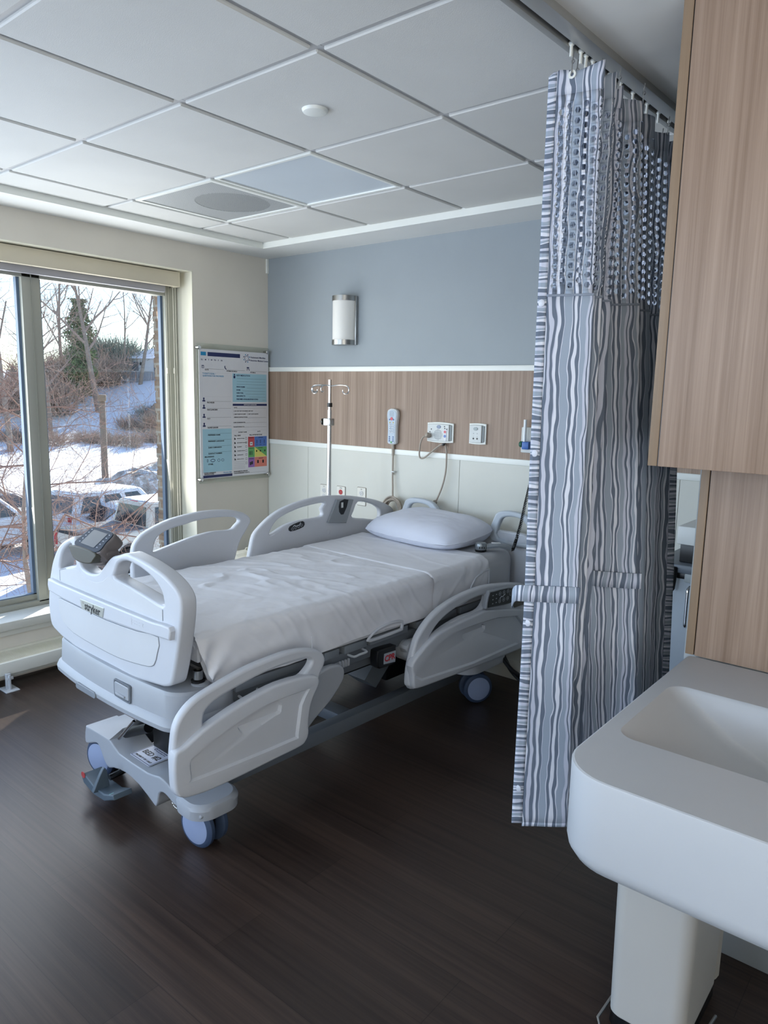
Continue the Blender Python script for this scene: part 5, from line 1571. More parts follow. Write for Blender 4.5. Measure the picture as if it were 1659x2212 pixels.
patch(HEM, CLEN - HEM, ZBOT, ZMB + 0.004, 260, 40, V, F, UV)
curtain_obj('cloth', V, F, UV, M_str, 0.0012)
V, F, UV = [], [], []
patch(HEM, CLEN - HEM, ZBOT, ZBOT + .012, 200, 1, V, F, UV)
patch(HEM, CLEN - HEM, 2.318, ZTOP, 220, 3, V, F, UV)
patch(HEM, HEM + 0.006, ZMB, 2.318, 1, 20, V, F, UV)
# honeycomb openings: columns of hexagons, every second one shifted by half a cell
CW, CH = 0.0212, 0.0250
ncol = int((CLEN - 2 * HEM - 0.02) / CW)
for c_ in range(ncol):
    u0 = HEM + 0.006 + c_ * CW
    u1 = u0 + CW if c_ < ncol - 1 else CLEN - HEM
    sh2 = CH / 2 if c_ % 2 else 0.0
    za = ZMB + 0.012 + sh2
    if za > ZMB: patch(u0, u1, ZMB, za, 1, 1, V, F, UV)
    rows = int((2.318 - za - 0.004) / CH)
    fold = c_ % 8 == 7      # plain strip where the cloth was seamed
    for r_ in range(rows):
        z0, z1 = za + r_ * CH, za + (r_ + 1) * CH
        uc, zc = (u0 + u1) / 2, (z0 + z1) / 2
        if fold:
            patch(u0, u1, z0, z1, 1, 1, V, F, UV); continue
        hx = [(uc + 0.0075 * math.cos(R(60 * k)) * 1.0, zc + 0.0080 * math.sin(R(60 * k))) for k in range(6)]
        sq = [(u1, zc), (u1, z1), (u0, z1), (u0, zc), (u0, z0), (u1, z0)]
        o_ = len(V)
        for (u, z) in hx + sq: V.append(cloth(u, z)); UV.append((u, z))
        # hex vertex k with matching outline point k (k=0 right, 1 upper right, 2 upper left, 3 left, 4 lower left, 5 lower right)
        for k in range(6):
            k2 = (k + 1) % 6
            F.append((o_ + k, o_ + 6 + k, o_ + 6 + k2, o_ + k2))
    patch(u0, u1, za + rows * CH, 2.318, 1, 1, V, F, UV)
curtain_obj('honeycomb_mesh', V, F, UV, M_str, 0.0016)
for u0, u1 in ((0.0, HEM), (CLEN - HEM, CLEN)):
    V, F, UV = [], [], []
    patch(u0, u1, ZBOT + 0.01, ZTOP, 3, 120, V, F, UV)
    curtain_obj('edge_binding', V, F, UV, M_hem, 0.003)
# seam where the mesh meets the cloth
V, F, UV = [], [], []
o_ = 0
for i in range(261):
    u = HEM + (CLEN - 2 * HEM) * i / 260
    for z in (ZMB - 0.003, ZMB + 0.003): V.append(cloth(u, z)); UV.append((u + .03, z))
for i in range(260): F.append((2 * i, 2 * i + 2, 2 * i + 3, 2 * i + 1))
curtain_obj('seam', V, F, UV, mat('seam_grey', '8c96a6', .8), 0.004)
# white press studs along the leading edge
for z in (1.809, 1.413, 0.938, 0.444):
    p = cloth(0.011, z) - CO_
    MB().lathe([(0.0095, 0.0), (0.0095, 0.002), (0.007, 0.0035), (0, 0.004)], 18, 0, Matrix.Translation(p + Vector((0.0, -0.0018, 0))) @ Matrix.Rotation(R(90), 4, 'X')).build('press_stud', mat('stud_white', 'd5d9e4', .35), CU)
# grommets, hooks and carriers
hookn = 0
for k, u in enumerate([0.062] + [0.155 * i + 0.09 for i in range(1, 16)]):
    if u > CLEN: break
    p = cloth(u, 2.362) - CO_
    if k == 0:
        MB().plate([circ(0, 0, 0.0105, 20), circ(0, 0, 0.0045, 14)], 0.003, 0.001, 0, Matrix.Translation(p + Vector((0, -0.001, 0))) @ face_y()).build('grommet', M_white, CU)
    h = MB()
    h.tube([p + Vector((0, -0.006, 0.0)), p + Vector((0, -0.004, 0.03)), p + Vector((0, 0, 0.055))], 0.0016, 6)
    h.tube([p + Vector((0.004 * math.cos(a * PI / 4), -0.002, 0.03 + 0.005 * math.sin(a * PI / 4))) for a in range(8)], 0.0012, 5, closed=True)
    h.build('hook', M_chrome, CU)
    ty = p.y + CO_.y
    tx_ = 3.012 + 0.03 * (ty + 1.617)
    tp = Vector((tx_, ty, 0)) - CO_
    cr = MB().tube([tp + Vector((0, 0, 2.405)), tp + Vector((0, 0, 2.440))], 0.004, 8)
    cr.lathe([(0.0, 0), (0.007, .002), (0.009, .006), (0.007, .010), (0, .012)], 12, 0, Matrix.Translation(tp + Vector((0, 0, 2.43))))
    cr.build('carrier', M_white, CU)
# tie straps
def strap(pts, z, tilt, name='tie_strap'):
    V, F, UV = [], [], []
    P_ = spl(pts, 5, False)
    c_ = clen(P_)
    for i, p in enumerate(P_):
        for s in (0, 1):
            dz = tilt * c_[i]
            V.append(Vector((p[0], p[1], z + 0.046 * s + dz + (p[2] if len(p) > 2 else 0)))); UV.append((c_[i] + .4, z + .04 * s))
    for i in range(len(P_) - 1): F.append((2 * i, 2 * i + 2, 2 * i + 3, 2 * i + 1))
    curtain_obj(name, V, F, UV, M_str, 0.004)
strap([(2.938, -1.690, -0.03), (2.945, -1.700, -0.018), (2.958, -1.708, -0.004), (2.982, -1.707, 0), (3.03, -1.679, 0), (3.08, -1.649, 0), (3.108, -1.632, 0), (3.109, -1.625, 0)], 1.000, 0.02)
strap([(3.045, -1.452, 0), (3.09, -1.44, 0), (3.13, -1.420, 0), (3.168, -1.398, 0), (3.188, -1.384, 0), (3.186, -1.376, 0)], 1.012, 0.0)
# track (runs along the edge of the tile ceiling)
T = empty('curtain_track', (3.012, -1.617, ZS), 0, 'aluminium curtain track along the edge of the tiled ceiling', 'curtain track')
M_trk = mat('track_aluminium', 'a5a6a4', .4, .4)
a_ = R(-2.86)
def trk(x0, x1, z0, z1, name, m):
    q = MB().box(x0, x1, -4.6, 1.35, z0, z1, .001)
    o = q.build(name, m, T)
    o.rotation_euler = (0, 0, R(-1.7))
    return o
trk(-0.024, -0.007, -0.020, 0.030, 'lip', M_trk)
trk(0.010, 0.050, -0.020, 0.030, 'lip', M_trk)
trk(-0.010, 0.012, 0.0, 0.012, 'slot', M_black)

# ------------------------------------------------------------------ sink unit, splash panel, wall cabinet
SK = empty('sink_counter', (3.9, -1.82, 0.0), 0, 'white solid surface hand wash counter with rounded corner and moulded basin', 'sink')
SO = Vector((3.9, -1.82, 0))
CX0, CX1, CY0, CY1, CZ = 3.352, 4.75, -2.245, -1.424, 0.860
def sk(lp): return [(p[0] - SO.x, p[1] - SO.y, p[2]) for p in lp]
def cornerloop(ins, r, z, n=10):
    x0, x1, y0, y1 = CX0 + ins, CX1, CY0 + ins, CY1
    pts = []
    for cx_, cy_, a0, rr_ in ((x1 - .01, y1 - .01, 0, .01), (x0 + .01, y1 - .01, 90, .01), (x0 + r, y0 + r, 180, r), (x1 - .01, y0 + .01, 270, .01)):
        for k in range(n + 1):
            a = R(a0 + 90 * k / n)
            pts.append((cx_ + rr_ * math.cos(a), cy_ + rr_ * math.sin(a), z))
    return pts
ou = [cornerloop(*q) for q in ((0.004, .105, CZ), (0.0008, .105, CZ - .0015), (0.0, .105, CZ - 0.005), (0.0, .105, .70), (0.003, .103, .685), (0.012, .1, .668), (0.03, .1, .655), (0.06, .1, .648))]
bx0, bx1, by0, by1 = 3.392, 4.30, -2.03, -1.668
def basin(ins, r, z, n=10, sl=0.0):
    x0, x1, y0, y1 = bx0 + ins + sl, bx1 - ins, by0 + ins, by1 - ins
    pts = []
    for cx_, cy_, a0 in ((x1 - r, y1 - r, 0), (x0 + r, y1 - r, 90), (x0 + r, y0 + r, 180), (x1 - r, y0 + r, 270)):
        for k in range(n + 1):
            a = R(a0 + 90 * k / n)
            pts.append((cx_ + r * math.cos(a), cy_ + r * math.sin(a), z))
    return pts
ins_ = [basin(*q) for q in ((-0.004, .044, CZ), (0.0, .040, CZ - .002), (0.005, .038, CZ - .008), (0.012, .036, CZ - .03, 10, .02), (0.025, .035, CZ - .09, 10, .10), (0.035, .035, CZ - .125, 10, .18), (0.05, .03, CZ - .135, 10, .22))]
sm = MB()
sm.loft([sk(l) for l in ou], cap0=False, cap1=True)
sm.loft([sk(l) for l in ins_], cap0=False, cap1=True)
sm.loft([sk(ou[0]), sk(ins_[0])], cap0=False, cap1=False)
so = sm.build('counter', M_solid, SK, 30)

def flatbox(name, b, m, par, bev=.001):
    return MB().box(*b, bev).build(name, m, par)
BP = empty('splash_panel', (3.342, YS, CZ + .002), 0, 'wood laminate splash panel behind the white wash counter', 'wall panel')
MB().box(0.0, 0.022, -0.024, -0.001, 0.0, 0.62, .001).build('edge_strip', M_wooddk, BP)
MB().box(0.0255, 1.4, -0.026, -0.001, 0.0, 0.62, .001).build('panel', M_wood, BP)
MB().box(0.02, 0.027, -0.018, -0.001, 0.0, 0.62, 0).build('shadow_gap', M_black, BP)
UC = empty('wall_cabinet', (3.293, YS, 1.405), 0, 'tall wood laminate wall cabinet hanging over the wash counter', 'cabinet')
yc = -1.70 - YS
MB().box(0.0, 1.46, yc + .021, -0.001, 0.006, 1.04, .001).build('carcass', M_wooddk, UC)
MB().box(0.0, 0.0225, yc + 0.004, yc + .03, 0.0, 1.04, .001).build('side_stile', M_wooddk, UC)
MB().box(0.026, 0.73, yc, yc + .019, 0.0, 1.038, .0012).build('door', M_wood, UC)
MB().box(0.734, 1.46, yc, yc + .019, 0.0, 1.038, .0012).build('door', M_wood, UC)
MB().box(0.022, 0.0265, yc + .006, yc + .03, 0.002, 1.04, 0).build('shadow_gap', M_black, UC)

# waste bin with liner
WB = empty('waste_bin', (3.445, -1.70, 0.0), 0, 'beige step bin with a white liner under the wash counter', 'waste bin')
bl = []
for z, w, d, r in ((0.03, .088, .145, .03), (0.035, .092, .149, .032), (0.30, .096, .152, .034), (0.445, .098, .154, .036)):
    bl.append([(x, y, z) for x, y in rrect(-w, w, -d, d, r, 8)])
MB().loft(bl, cap1=False).build('body', M_bin, WB)
ln_ = []
random.seed(7)
rb = rrect(-.1005, .1005, -.1565, .1565, .037, 12)
jit = [random.uniform(-1, 1) for _ in rb]
for z, s_ in ((0.398, 1.0), (0.405, 1.006), (0.42, 1.012), (0.44, 1.012), (0.452, 1.0), (0.455, .985), (0.44, .96), (0.40, .95)):
    ln_.append([(x * s_, y * s_, z + (0.004 * jit[i] if z < .42 else 0.002 * jit[i])) for i, (x, y) in enumerate(rb)])
MB().loft(ln_, cap0=False, cap1=False).build('liner', mat('liner_white', 'c5cad8', .35), WB)
MB().box(-0.098, 0.098, 0.12, 0.16, 0.03, 0.47, .02).build('rear_column', mat('bin_rear', 'a9a69f', .45), WB)
bs_ = MB()
bs_.loft([[(x, y, z) for x, y in rrect(-w, w, -d, d, r, 8)] for z, w, d, r in ((0.0, .092, .149, .03), (0.03, .090, .147, .03))])
bs_.build('base', M_black, WB)
MB().tube([(-0.098, -0.10, 0.035), (-0.105, -0.17, 0.02), (-0.09, -0.19, 0.016), (0.09, -0.19, 0.016), (0.105, -0.17, 0.02), (0.125, 0.02, 0.03)], 0.004, 8).build('pedal_wire', M_steel, WB)

# ------------------------------------------------------------------ bedside cart glimpsed behind the curtain
CA = empty('supply_cart', (3.22, -0.42, 0.0), 0, 'grey supply cart with chrome handle between the curtain and the wood panel', 'cart')
MB().box(-0.27, 0.30, -0.09, 0.30, 0.04, 0.86, .012).build('body', mat('cart_grey', '9aa3ab', .5), CA)
MB().box(-0.29, 0.32, -0.11, 0.32, 0.88, 0.915, .006).build('top', mat('cart_top_slate', '5b636b', .45), CA)
MB().box(-0.16, -0.09, -0.105, -0.085, 0.845, 0.885, .004).build('latch', M_devdk, CA)
MB().box(-0.275, 0.305, -0.095, 0.30, 0.855, 0.882, .004).build('trim', M_black, CA)
MB().tube(spl([(-0.135, -0.092, 0.83), (-0.135, -0.125, 0.825), (-0.135, -0.13, 0.80), (-0.135, -0.13, 0.70), (-0.135, -0.125, 0.672), (-0.135, -0.092, 0.668)], 4, False), 0.006, 10).build('handle', M_chrome, CA)
for x in (-0.22, 0.25):
    for y in (-0.05, 0.25): MB().lathe([(0.0, -.012), (0.026, -.012), (0.030, -.006), (0.030, .006), (0.026, .012), (0, .012)], 18, 0, Matrix.Translation((x, y, .03)) @ Matrix.Rotation(R(90), 4, 'Y')).build('caster', M_black, CA)
PR = empty('printer', (3.20, -0.36, 0.916), 0, 'small white printer with black lower tray on the grey cart', 'printer')
MB().box(-0.19, 0.22, -0.14, 0.20, 0.075, 0.15, .006).build('lid', M_dev, PR)
MB().box(-0.18, 0.21, -0.12, 0.20, 0.0, 0.076, .004).build('paper_bay', M_black, PR)
MB().box(-0.10, -0.06, -0.135, -0.115, 0.03, 0.05, .002).build('tray_catch', M_grey, PR)
MB().tube(spl([(-0.12, -0.02, 0.15), (-0.10, 0.0, 0.175), (-0.05, 0.03, 0.19), (0.02, 0.08, 0.19)], 4, False), 0.003, 6).build('cable', M_black, PR)
SN = empty('scanner_wand', (3.02, -0.535, 0.86), 0, 'black hand scanner hanging on a thin cord beside the grey cart', 'scanner')
MB().loft([[(0.013 * s_ * math.cos(a * PI / 6), 0.010 * s_ * math.sin(a * PI / 6), z) for a in range(12)] for z, s_ in ((0.045, .7), (0.04, 1), (-.01, 1.05), (-.045, .8), (-.055, .4))]).build('wand', M_black, SN)
MB().tube(spl([(0, 0, -.05), (0.0, 0, -.075), (-0.012, 0.004, -.10), (-0.04, 0.01, -.12)], 4, False), 0.0022, 6).build('cord', M_black, SN)
# ------------------------------------------------------------------ winter outdoors seen through the window
GZ = -3.6
def smooth(a, b, x):
    t = min(1, max(0, (x - a) / (b - a)))
    return t * t * (3 - 2 * t)
def ground_z(x, y):
    s = -x * 0.88 + y * 0.47
    t = x * 0.47 + y * 0.88
    z = GZ + 0.5 * smooth(30, 48, s) + 0.6 * smooth(46, 54, s)
    slope = 6.0 + 1.2 * smooth(0, 12, t - 2)
    z += (slope - 1.1) * smooth(52, 76, s) + 1.5 * smooth(78, 130, s)
    z += 0.25 * noise.noise(Vector((x * 0.09, y * 0.09, 1))) * smooth(20, 50, s) + 0.10 * noise.noise(Vector((x * 0.4, y * 0.4, 4)))
    z += 0.35 * math.sin(t * 0.55 + s * 0.25) * smooth(56, 62, s) * (1 - smooth(72, 78, s))
    if s < 26: z += 0.03 * noise.noise(Vector((x * 1.8, y * 1.8, 2)))
    return z
def snow_mat():
    m, nt, b = nodes_mat('snow')
    tc = nt.nodes.new('ShaderNodeTexCoord')
    n = nt.nodes.new('ShaderNodeTexNoise'); n.inputs['Scale'].default_value = 0.35; n.inputs['Detail'].default_value = 6
    nt.links.new(tc.outputs['Object'], n.inputs['Vector'])
    r = ramp(nt, n.outputs['Fac'], [(0.0, 'd9dde8'), (0.5, 'eceef5'), (1, 'f4f6fa')])
    nt.links.new(r.outputs[0], b.inputs['Base Color'])
    b.inputs['Roughness'].default_value = 0.7
    n2 = nt.nodes.new('ShaderNodeTexNoise'); n2.inputs['Scale'].default_value = 1.6; n2.inputs['Detail'].default_value = 5
    nt.links.new(tc.outputs['Object'], n2.inputs['Vector'])
    bp = nt.nodes.new('ShaderNodeBump'); bp.inputs['Strength'].default_value = 0.6; bp.inputs['Distance'].default_value = 0.12
    nt.links.new(n2.outputs['Fac'], bp.inputs['Height']); nt.links.new(bp.outputs[0], b.inputs['Normal'])
    return m
M_snow = snow_mat()
tm = MB()
def gf(u, v):
    s = -1.0 + 170 * u ** 1.5
    t = -45 + 110 * v
    x, y = -0.88 * s + 0.47 * t - 0.6, 0.47 * s + 0.88 * t
    if x > -1.0: x = -1.0
    return (x, y, ground_z(x, y))
tm.grid(gf, 170, 130)
g_ = tm.build('snow_ground', M_snow, None, 80)
structure(g_)

M_bark = mat('winter_bark', '8f8379', .9, var=.2, vscale=6)
M_twig = mat('winter_twig', '9a887d', .9, var=.2, vscale=6)
M_redtw = mat('reddish_twig', '94776a', .9, var=.2, vscale=6)
def tree_mesh(seed, height, r0, lv, kids, spread=0.9, sway=0.25, sides=(6, 5, 4, 3, 3), up=0.35, crown=0.3, lens=0.42):
    rnd = random.Random(seed)
    tr, br = MB(), MB()
    def grow(p, d, length, rad, level):
        n = 6 if level == 0 else 4
        pts, rs = [p.copy()], [rad]
        q = p.copy()
        dd = d.copy()
        for k in range(n):
            dd = (dd + Vector((rnd.gauss(0, 1), rnd.gauss(0, 1), rnd.gauss(0, 1))) * (sway * (0.35 if level == 0 else 1.0)) * 0.55 + Vector((0, 0, up * 0.18))).normalized()
            q = q + dd * (length / n)
            pts.append(q.copy())
            rs.append(max(rad * (1 - 0.78 * (k + 1) / n), 0.0028 * height / 8))
        (tr if level == 0 else br).tube(pts, rs, sides[min(level, 4)], cap=False)
        if level >= lv: return
        kn = kids[level]
        for k in range(kn):
            f = crown + (1 - crown) * (k + rnd.random()) / kn if level == 0 else 0.15 + 0.85 * (k + rnd.random()) / kn
            i = min(int(f * n), n - 1)
            t = f * n - i
            pp = pts[i].lerp(pts[i + 1], t)
            ax = (pts[i + 1] - pts[i]).normalized()
            side = ax.orthogonal().normalized()
            side.rotate(Matrix.Rotation(rnd.uniform(0, 2 * PI), 3, ax))
            nd = (ax * (1 - spread * 0.55) + side * spread * rnd.uniform(0.6, 1.1)).normalized()
            grow(pp, nd, length * lens * rnd.uniform(0.75, 1.25) * (1.15 - 0.45 * f if level == 0 else 1), rs[i] * rnd.uniform(0.42, 0.62), level + 1)
    grow(Vector((0, 0, -0.1)), Vector((rnd.gauss(0, .05), rnd.gauss(0, .05), 1)).normalized(), height, r0, 0)
    return tr, br
def tree(name, x, y, label, args, m1=None, m2=None, group=None, rot=0.0, cat='tree'):
    o = empty(name, (x, y, ground_z(x, y)), rot, label, cat, group)
    t, b = tree_mesh(**args)
    t.build('trunk', m1 or M_bark, o, 80, fix=False)
    b.build('branches', m2 or M_twig, o, 0, fix=False)
    return o
# near trees whose branches cross the panes
tree('bare_tree', -7.4, -0.6, 'nearest bare tree, its tangled branches crossing the left window pane', dict(seed=11, height=7.6, r0=0.085, lv=4, kids=(15, 8, 6, 4), spread=1.0, sway=0.5, crown=0.10, lens=0.50), None, M_redtw)
tree('bare_tree', -10.2, 2.9, 'bare tree with reddish twigs spreading low across the right window pane', dict(seed=23, height=6.0, r0=0.065, lv=4, kids=(14, 8, 6, 4), spread=1.05, sway=0.55, crown=0.08, lens=0.55), None, M_redtw)
tree('bare_tree', -13.5, 3.2, 'thin bare tree behind the window mullion with crooked branches', dict(seed=31, height=7.4, r0=0.075, lv=4, kids=(12, 7, 6, 4), spread=1.0, sway=0.5, crown=0.15, lens=0.48), None, M_redtw)
# trees on the hill
hill = [
    ('tall bare tree with a double crown right of the ivy covered tree', -55.4, 29.8, dict(seed=5, height=13.0, r0=0.30, lv=4, kids=(9, 7, 5, 4), spread=0.75, sway=0.22, crown=0.35, lens=0.46)),
    ('spreading bare tree standing behind the snowy house on the hill', -59.7, 36.6, dict(seed=8, height=10.0, r0=0.22, lv=4, kids=(9, 7, 5, 4), spread=0.7, sway=0.2, crown=0.35, lens=0.5)),
    ('slim leaning bare tree left of the snowy house', -62.0, 36.2, dict(seed=9, height=9.5, r0=0.13, lv=4, kids=(8, 6, 4, 3), spread=0.7, sway=0.25, crown=0.4, lens=0.42)),
    ('bare tree on the hill just right of the window mullion', -50.0, 22.9, dict(seed=12, height=12.0, r0=0.2, lv=4, kids=(11, 7, 5, 3), spread=0.7, sway=0.25, crown=0.25, lens=0.42)),
    ('bare tree on the hill between the mullion and the ivy covered tree', -62.9, 30.6, dict(seed=14, height=13.0, r0=0.2, lv=4, kids=(11, 7, 5, 3), spread=0.7, sway=0.25, crown=0.25, lens=0.42)),
    ('bare tree far up the hill in the left window pane', -46.6, 18.4, dict(seed=17, height=13.0, r0=0.22, lv=4, kids=(11, 7, 5, 4), spread=0.75, sway=0.25, crown=0.2, lens=0.45)),
    ('bare tree on the slope near the left edge of the window', -44.0, 15.4, dict(seed=19, height=12.0, r0=0.22, lv=4, kids=(11, 7, 5, 4), spread=0.8, sway=0.25, crown=0.2, lens=0.45)),
    ('small bare tree behind the deck fence of the house', -66.0, 42.4, dict(seed=21, height=7.0, r0=0.13, lv=4, kids=(10, 7, 5, 3), spread=0.8, sway=0.3, crown=0.2, lens=0.45)),
]
for lab, x, y, a in hill: tree('bare_tree', x, y, lab, a, None, None, 'bare trees on the hill')
# ivy covered evergreen
IVY = empty('evergreen_tree', (-57.75, 29.63, ground_z(-57.75, 29.63)), 0, 'dark green ivy covered tree standing out among the bare trees', 'tree')
t_, b_ = tree_mesh(seed=40, height=8.6, r0=0.22, lv=2, kids=(18, 6), spread=0.8, sway=0.2, crown=0.25, lens=0.24)
t_.build('trunk', M_bark, IVY, 80, fix=False); b_.build('branches', M_bark, IVY, 0, fix=False)
fo = MB()
rnd = random.Random(3)
for k in range(5200):
    z = rnd.uniform(0.6, 8.8)
    w = (0.55 + 0.55 * abs(math.sin(z * 1.9)) + 0.3 * rnd.random()) * (1.0 if z < 7.2 else 0.55)
    a, r_ = rnd.uniform(0, 2 * PI), w * math.sqrt(rnd.random()) * 1.1
    p = Vector((r_ * math.cos(a), r_ * math.sin(a), z))
    s_ = rnd.uniform(0.07, 0.17)
    u_ = Vector((rnd.gauss(0, 1), rnd.gauss(0, 1), rnd.gauss(0, 1))).normalized(); v_ = u_.orthogonal().normalized()
    fo.add([p - u_ * s_, p + v_ * s_ * .6, p + u_ * s_, p - v_ * s_ * .6], [(0, 1, 2, 3)])
fo.build('foliage', mat('ivy_green', '66754f', .8, var=.35, vscale=2), IVY, 0, fix=False)

def shrub(name, x, y, w, d, h_, seed, label, m, dens=260, group=None, cat='shrub', rot=R(28)):
    rnd = random.Random(seed)
    mb = MB()
    for k in range(dens):
        bx, by = rnd.uniform(-.5, .5) * w, rnd.uniform(-.5, .5) * d
        hh_ = h_ * rnd.uniform(.45, 1.0)
        lean = Vector((rnd.gauss(0, .35), rnd.gauss(0, .35), 1))
        p = Vector((bx, by, -0.15))
        pts = [p]
        dd = lean.normalized()
        for i in range(3):
            dd = (dd + Vector((rnd.gauss(0, .3), rnd.gauss(0, .3), rnd.gauss(0, .15)))).normalized()
            pts.append(pts[-1] + dd * hh_ / 3)
        mb.tube(pts, [.012 * h_, .010 * h_, .007 * h_, .004 * h_], 3, cap=False)
        for i in (1, 2):
            for q in range(3):
                e_ = (dd + Vector((rnd.gauss(0, .7), rnd.gauss(0, .7), rnd.gauss(0, .3)))).normalized()
                mb.tube([pts[i], pts[i] + e_ * hh_ * .25, pts[i] + (e_ + Vector((0, 0, .2))) * hh_ * .42], [.006 * h_, .005 * h_, .003 * h_], 3, cap=False)
    o = mb.build(name, m, None, 0, (x, y, ground_z(x, y)), rot, fix=False)
    return tag(o, label, cat, group)
M_br = mat('brown_shrub', 'a59385', .9, var=.25, vscale=1.5)
M_gr = mat('grey_green_shrub', '858a80', .9, var=.3, vscale=1.0)
M_rs = mat('rust_shrub', 'a5694d', .9, var=.25, vscale=2)
along = Vector((0.47, 0.88, 0))
c0 = Vector((-46.2, 26.4, 0))
def strip(k, off): return c0 + along * off
for k, (off, lab) in enumerate(((-17, 'brown shrub strip at the left window edge below the snowy slope'), (-11.5, 'brown shrub clump left of the window mullion below the slope'), (-6.2, 'brown shrub clump just right of the window mullion below the slope'), (-1.0, 'brown shrub clump left of the lamp post foot of the slope'), (3.9, 'brown shrub clump at the right window edge at the foot of the slope'))):
    p = strip(k, off)
    shrub('shrub', p.x, p.y, 5.4, 1.6, 1.35, 50 + k, lab, M_br, 420, 'brown shrubs at the foot of the slope')
shrub('shrub', -52.2, 33.4, 3.6, 1.6, 1.6, 61, 'dark shrub under the rock on the snowy slope', M_gr, 260)
shrub('shrub', -49.6, 30.6, 4.2, 1.6, 1.7, 62, 'brown shrub low on the snowy slope beside the brick edge', M_br, 300)
shrub('hedge', -66.8, 37.4, 6.0, 2.2, 4.6, 63, 'tall grey green hedge mass left of the snowy house', M_gr, 900, None, 'hedge')
shrub('hedge', -64.0, 34.0, 6.0, 2.2, 3.4, 64, 'grey brown thicket between the ivy covered tree and the hedge', M_br, 520, None, 'hedge')
shrub('hedge', -62.5, 29.6, 7.0, 2.0, 3.4, 65, 'brown thicket on the hill right of the window mullion', M_br, 480, None, 'hedge')
shrub('hedge', -58.0, 24.2, 9.0, 2.0, 3.6, 66, 'brown thicket on the hill behind the left window pane', M_br, 480, None, 'hedge')
shrub('shrub', -28.6, 15.6, 1.7, 1.0, 0.9, 67, 'rust coloured shrub at the foot of the lamp post', M_rs, 150)
shrub('shrub', -26.6, 9.0, 3.4, 1.2, 1.1, 68, 'rust coloured shrub behind the parked cars left of the mullion', M_rs, 200)
# rock and snow pile
def rock(name, x, y, w, h_, seed, m, label, cat):
    mb = MB()
    def rf(u, v):
        a, b_ = 2 * PI * u, PI * (v - 0.5)
        d = Vector((math.cos(a) * math.cos(b_), math.sin(a) * math.cos(b_), math.sin(b_)))
        k = 1 + 0.35 * noise.noise(d * 1.6 + Vector((seed, 0, 0))) + 0.22 * noise.noise(d * 4.5 + Vector((0, seed, 0))) + 0.10 * noise.noise(d * 11)
        return (d.x * w * k, d.y * w * .7 * k, max(-0.3, d.z * h_ * k))
    mb.grid(rf, 48, 28)
    return tag(mb.build(name, m, None, 40, (x, y, ground_z(x, y)), R(60)), label, cat)
rock('boulder', -51.5, 32.6, 0.95, 1.5, 3, mat('boulder_brown', '8d8177', .9, var=.25, vscale=2), 'brown boulder on the snowy slope by the right edge of the window', 'rock')
def dirty():
    m, nt, b = nodes_mat('dirty_snow')
    tc = nt.nodes.new('ShaderNodeTexCoord'); n = nt.nodes.new('ShaderNodeTexNoise')
    n.inputs['Scale'].default_value = 2.2; n.inputs['Detail'].default_value = 8; n.inputs['Roughness'].default_value = .75
    nt.links.new(tc.outputs['Object'], n.inputs['Vector'])
    r = ramp(nt, n.outputs['Fac'], [(0.35, '857a70'), (0.5, 'b9b3ad'), (0.62, 'eef0f5')])
    nt.links.new(r.outputs[0], b.inputs['Base Color']); b.inputs['Roughness'].default_value = .9
    return m
M_dirty = dirty()
rock('snow_pile', -26.8, 17.4, 3.0, 1.45, 7, M_dirty, 'ploughed pile of dirty snow behind the parked cars', 'snow pile')
rock('snow_pile', -16.6, 2.6, 1.8, 0.5, 9, M_snow, 'low heap of clean snow near the building below the left pane', 'snow pile')
# lamp post
LP_ = empty('lamp_post', (-30.88, 16.24, ground_z(-30.88, 16.24)), R(-30), 'brown lamp post with box shaped head in the snowy car park', 'lamp post')
MB().tube([(0, 0, 0), (0, 0, 4.7)], [0.17, 0.15], 12).build('post', mat('lamp_post_brown', '6d6055', .7), LP_)
MB().box(0.1, 1.05, -0.2, 0.2, 4.45, 4.75, .03).build('lamp_head', mat('lamp_head_brown', '7a6a58', .6), LP_)
MB().box(-0.3, 0.3, -0.3, 0.3, -0.2, 0.5, .04).build('footing', mat('concrete', '9a958f', .9), LP_)
# house and fence
HO = empty('house', (-62.6, 41.6, ground_z(-62.0, 40.1) - 0.1), R(28), 'small white house with a snow covered hip roof on the hill', 'house')
MB().box(-3.6, 4.5, -3.0, 3.0, -0.8, 2.0, 0).build('walls', mat('house_white', 'dfe3ea', .8), HO)
MB().add([(-4.1, -3.5, 2.0), (5.0, -3.5, 2.0), (5.0, 3.5, 2.0), (-4.1, 3.5, 2.0), (-1.0, 0, 3.3), (2.0, 0, 3.3)], [(0, 1, 5, 4), (1, 2, 5), (2, 3, 4, 5), (3, 0, 4), (3, 2, 1, 0)]).build('roof', M_snow, HO, 0)
for x in (-2.4, 0.2, 2.6):
    f_ = MB().box(x, x + .9, -3.08, -3.0, 0.0, 1.7, .02).build('window', mat('house_glass', '5f6d80', .2), HO, 0)
MB().box(-1.3, -1.1, -3.15, -3.0, 1.35, 1.65, .02).build('wall_lantern', M_ink, HO)
FE = empty('deck_fence', (-60.6, 36.9, ground_z(-60.6, 36.9) - .1), R(64), 'grey wooden deck fence in front of the snowy house', 'fence')
M_fe = mat('fence_grey', '8b9096', .9)
for k in range(5): MB().box(-3.0 + k * 1.5 - .07, -3.0 + k * 1.5 + .07, -.07, .07, -.3, 1.15, 0).build('post', M_fe, FE, 0)
fm = MB()
fm.box(-3.1, 3.1, -.05, .05, 1.05, 1.15); fm.box(-3.1, 3.1, -.05, .05, 0.15, .25)
for k in range(40): fm.box(-3.0 + k * .152 - .045, -3.0 + k * .152 + .045, -.02, .02, .2, 1.1)
fm.build('railing', M_fe, FE, 0)

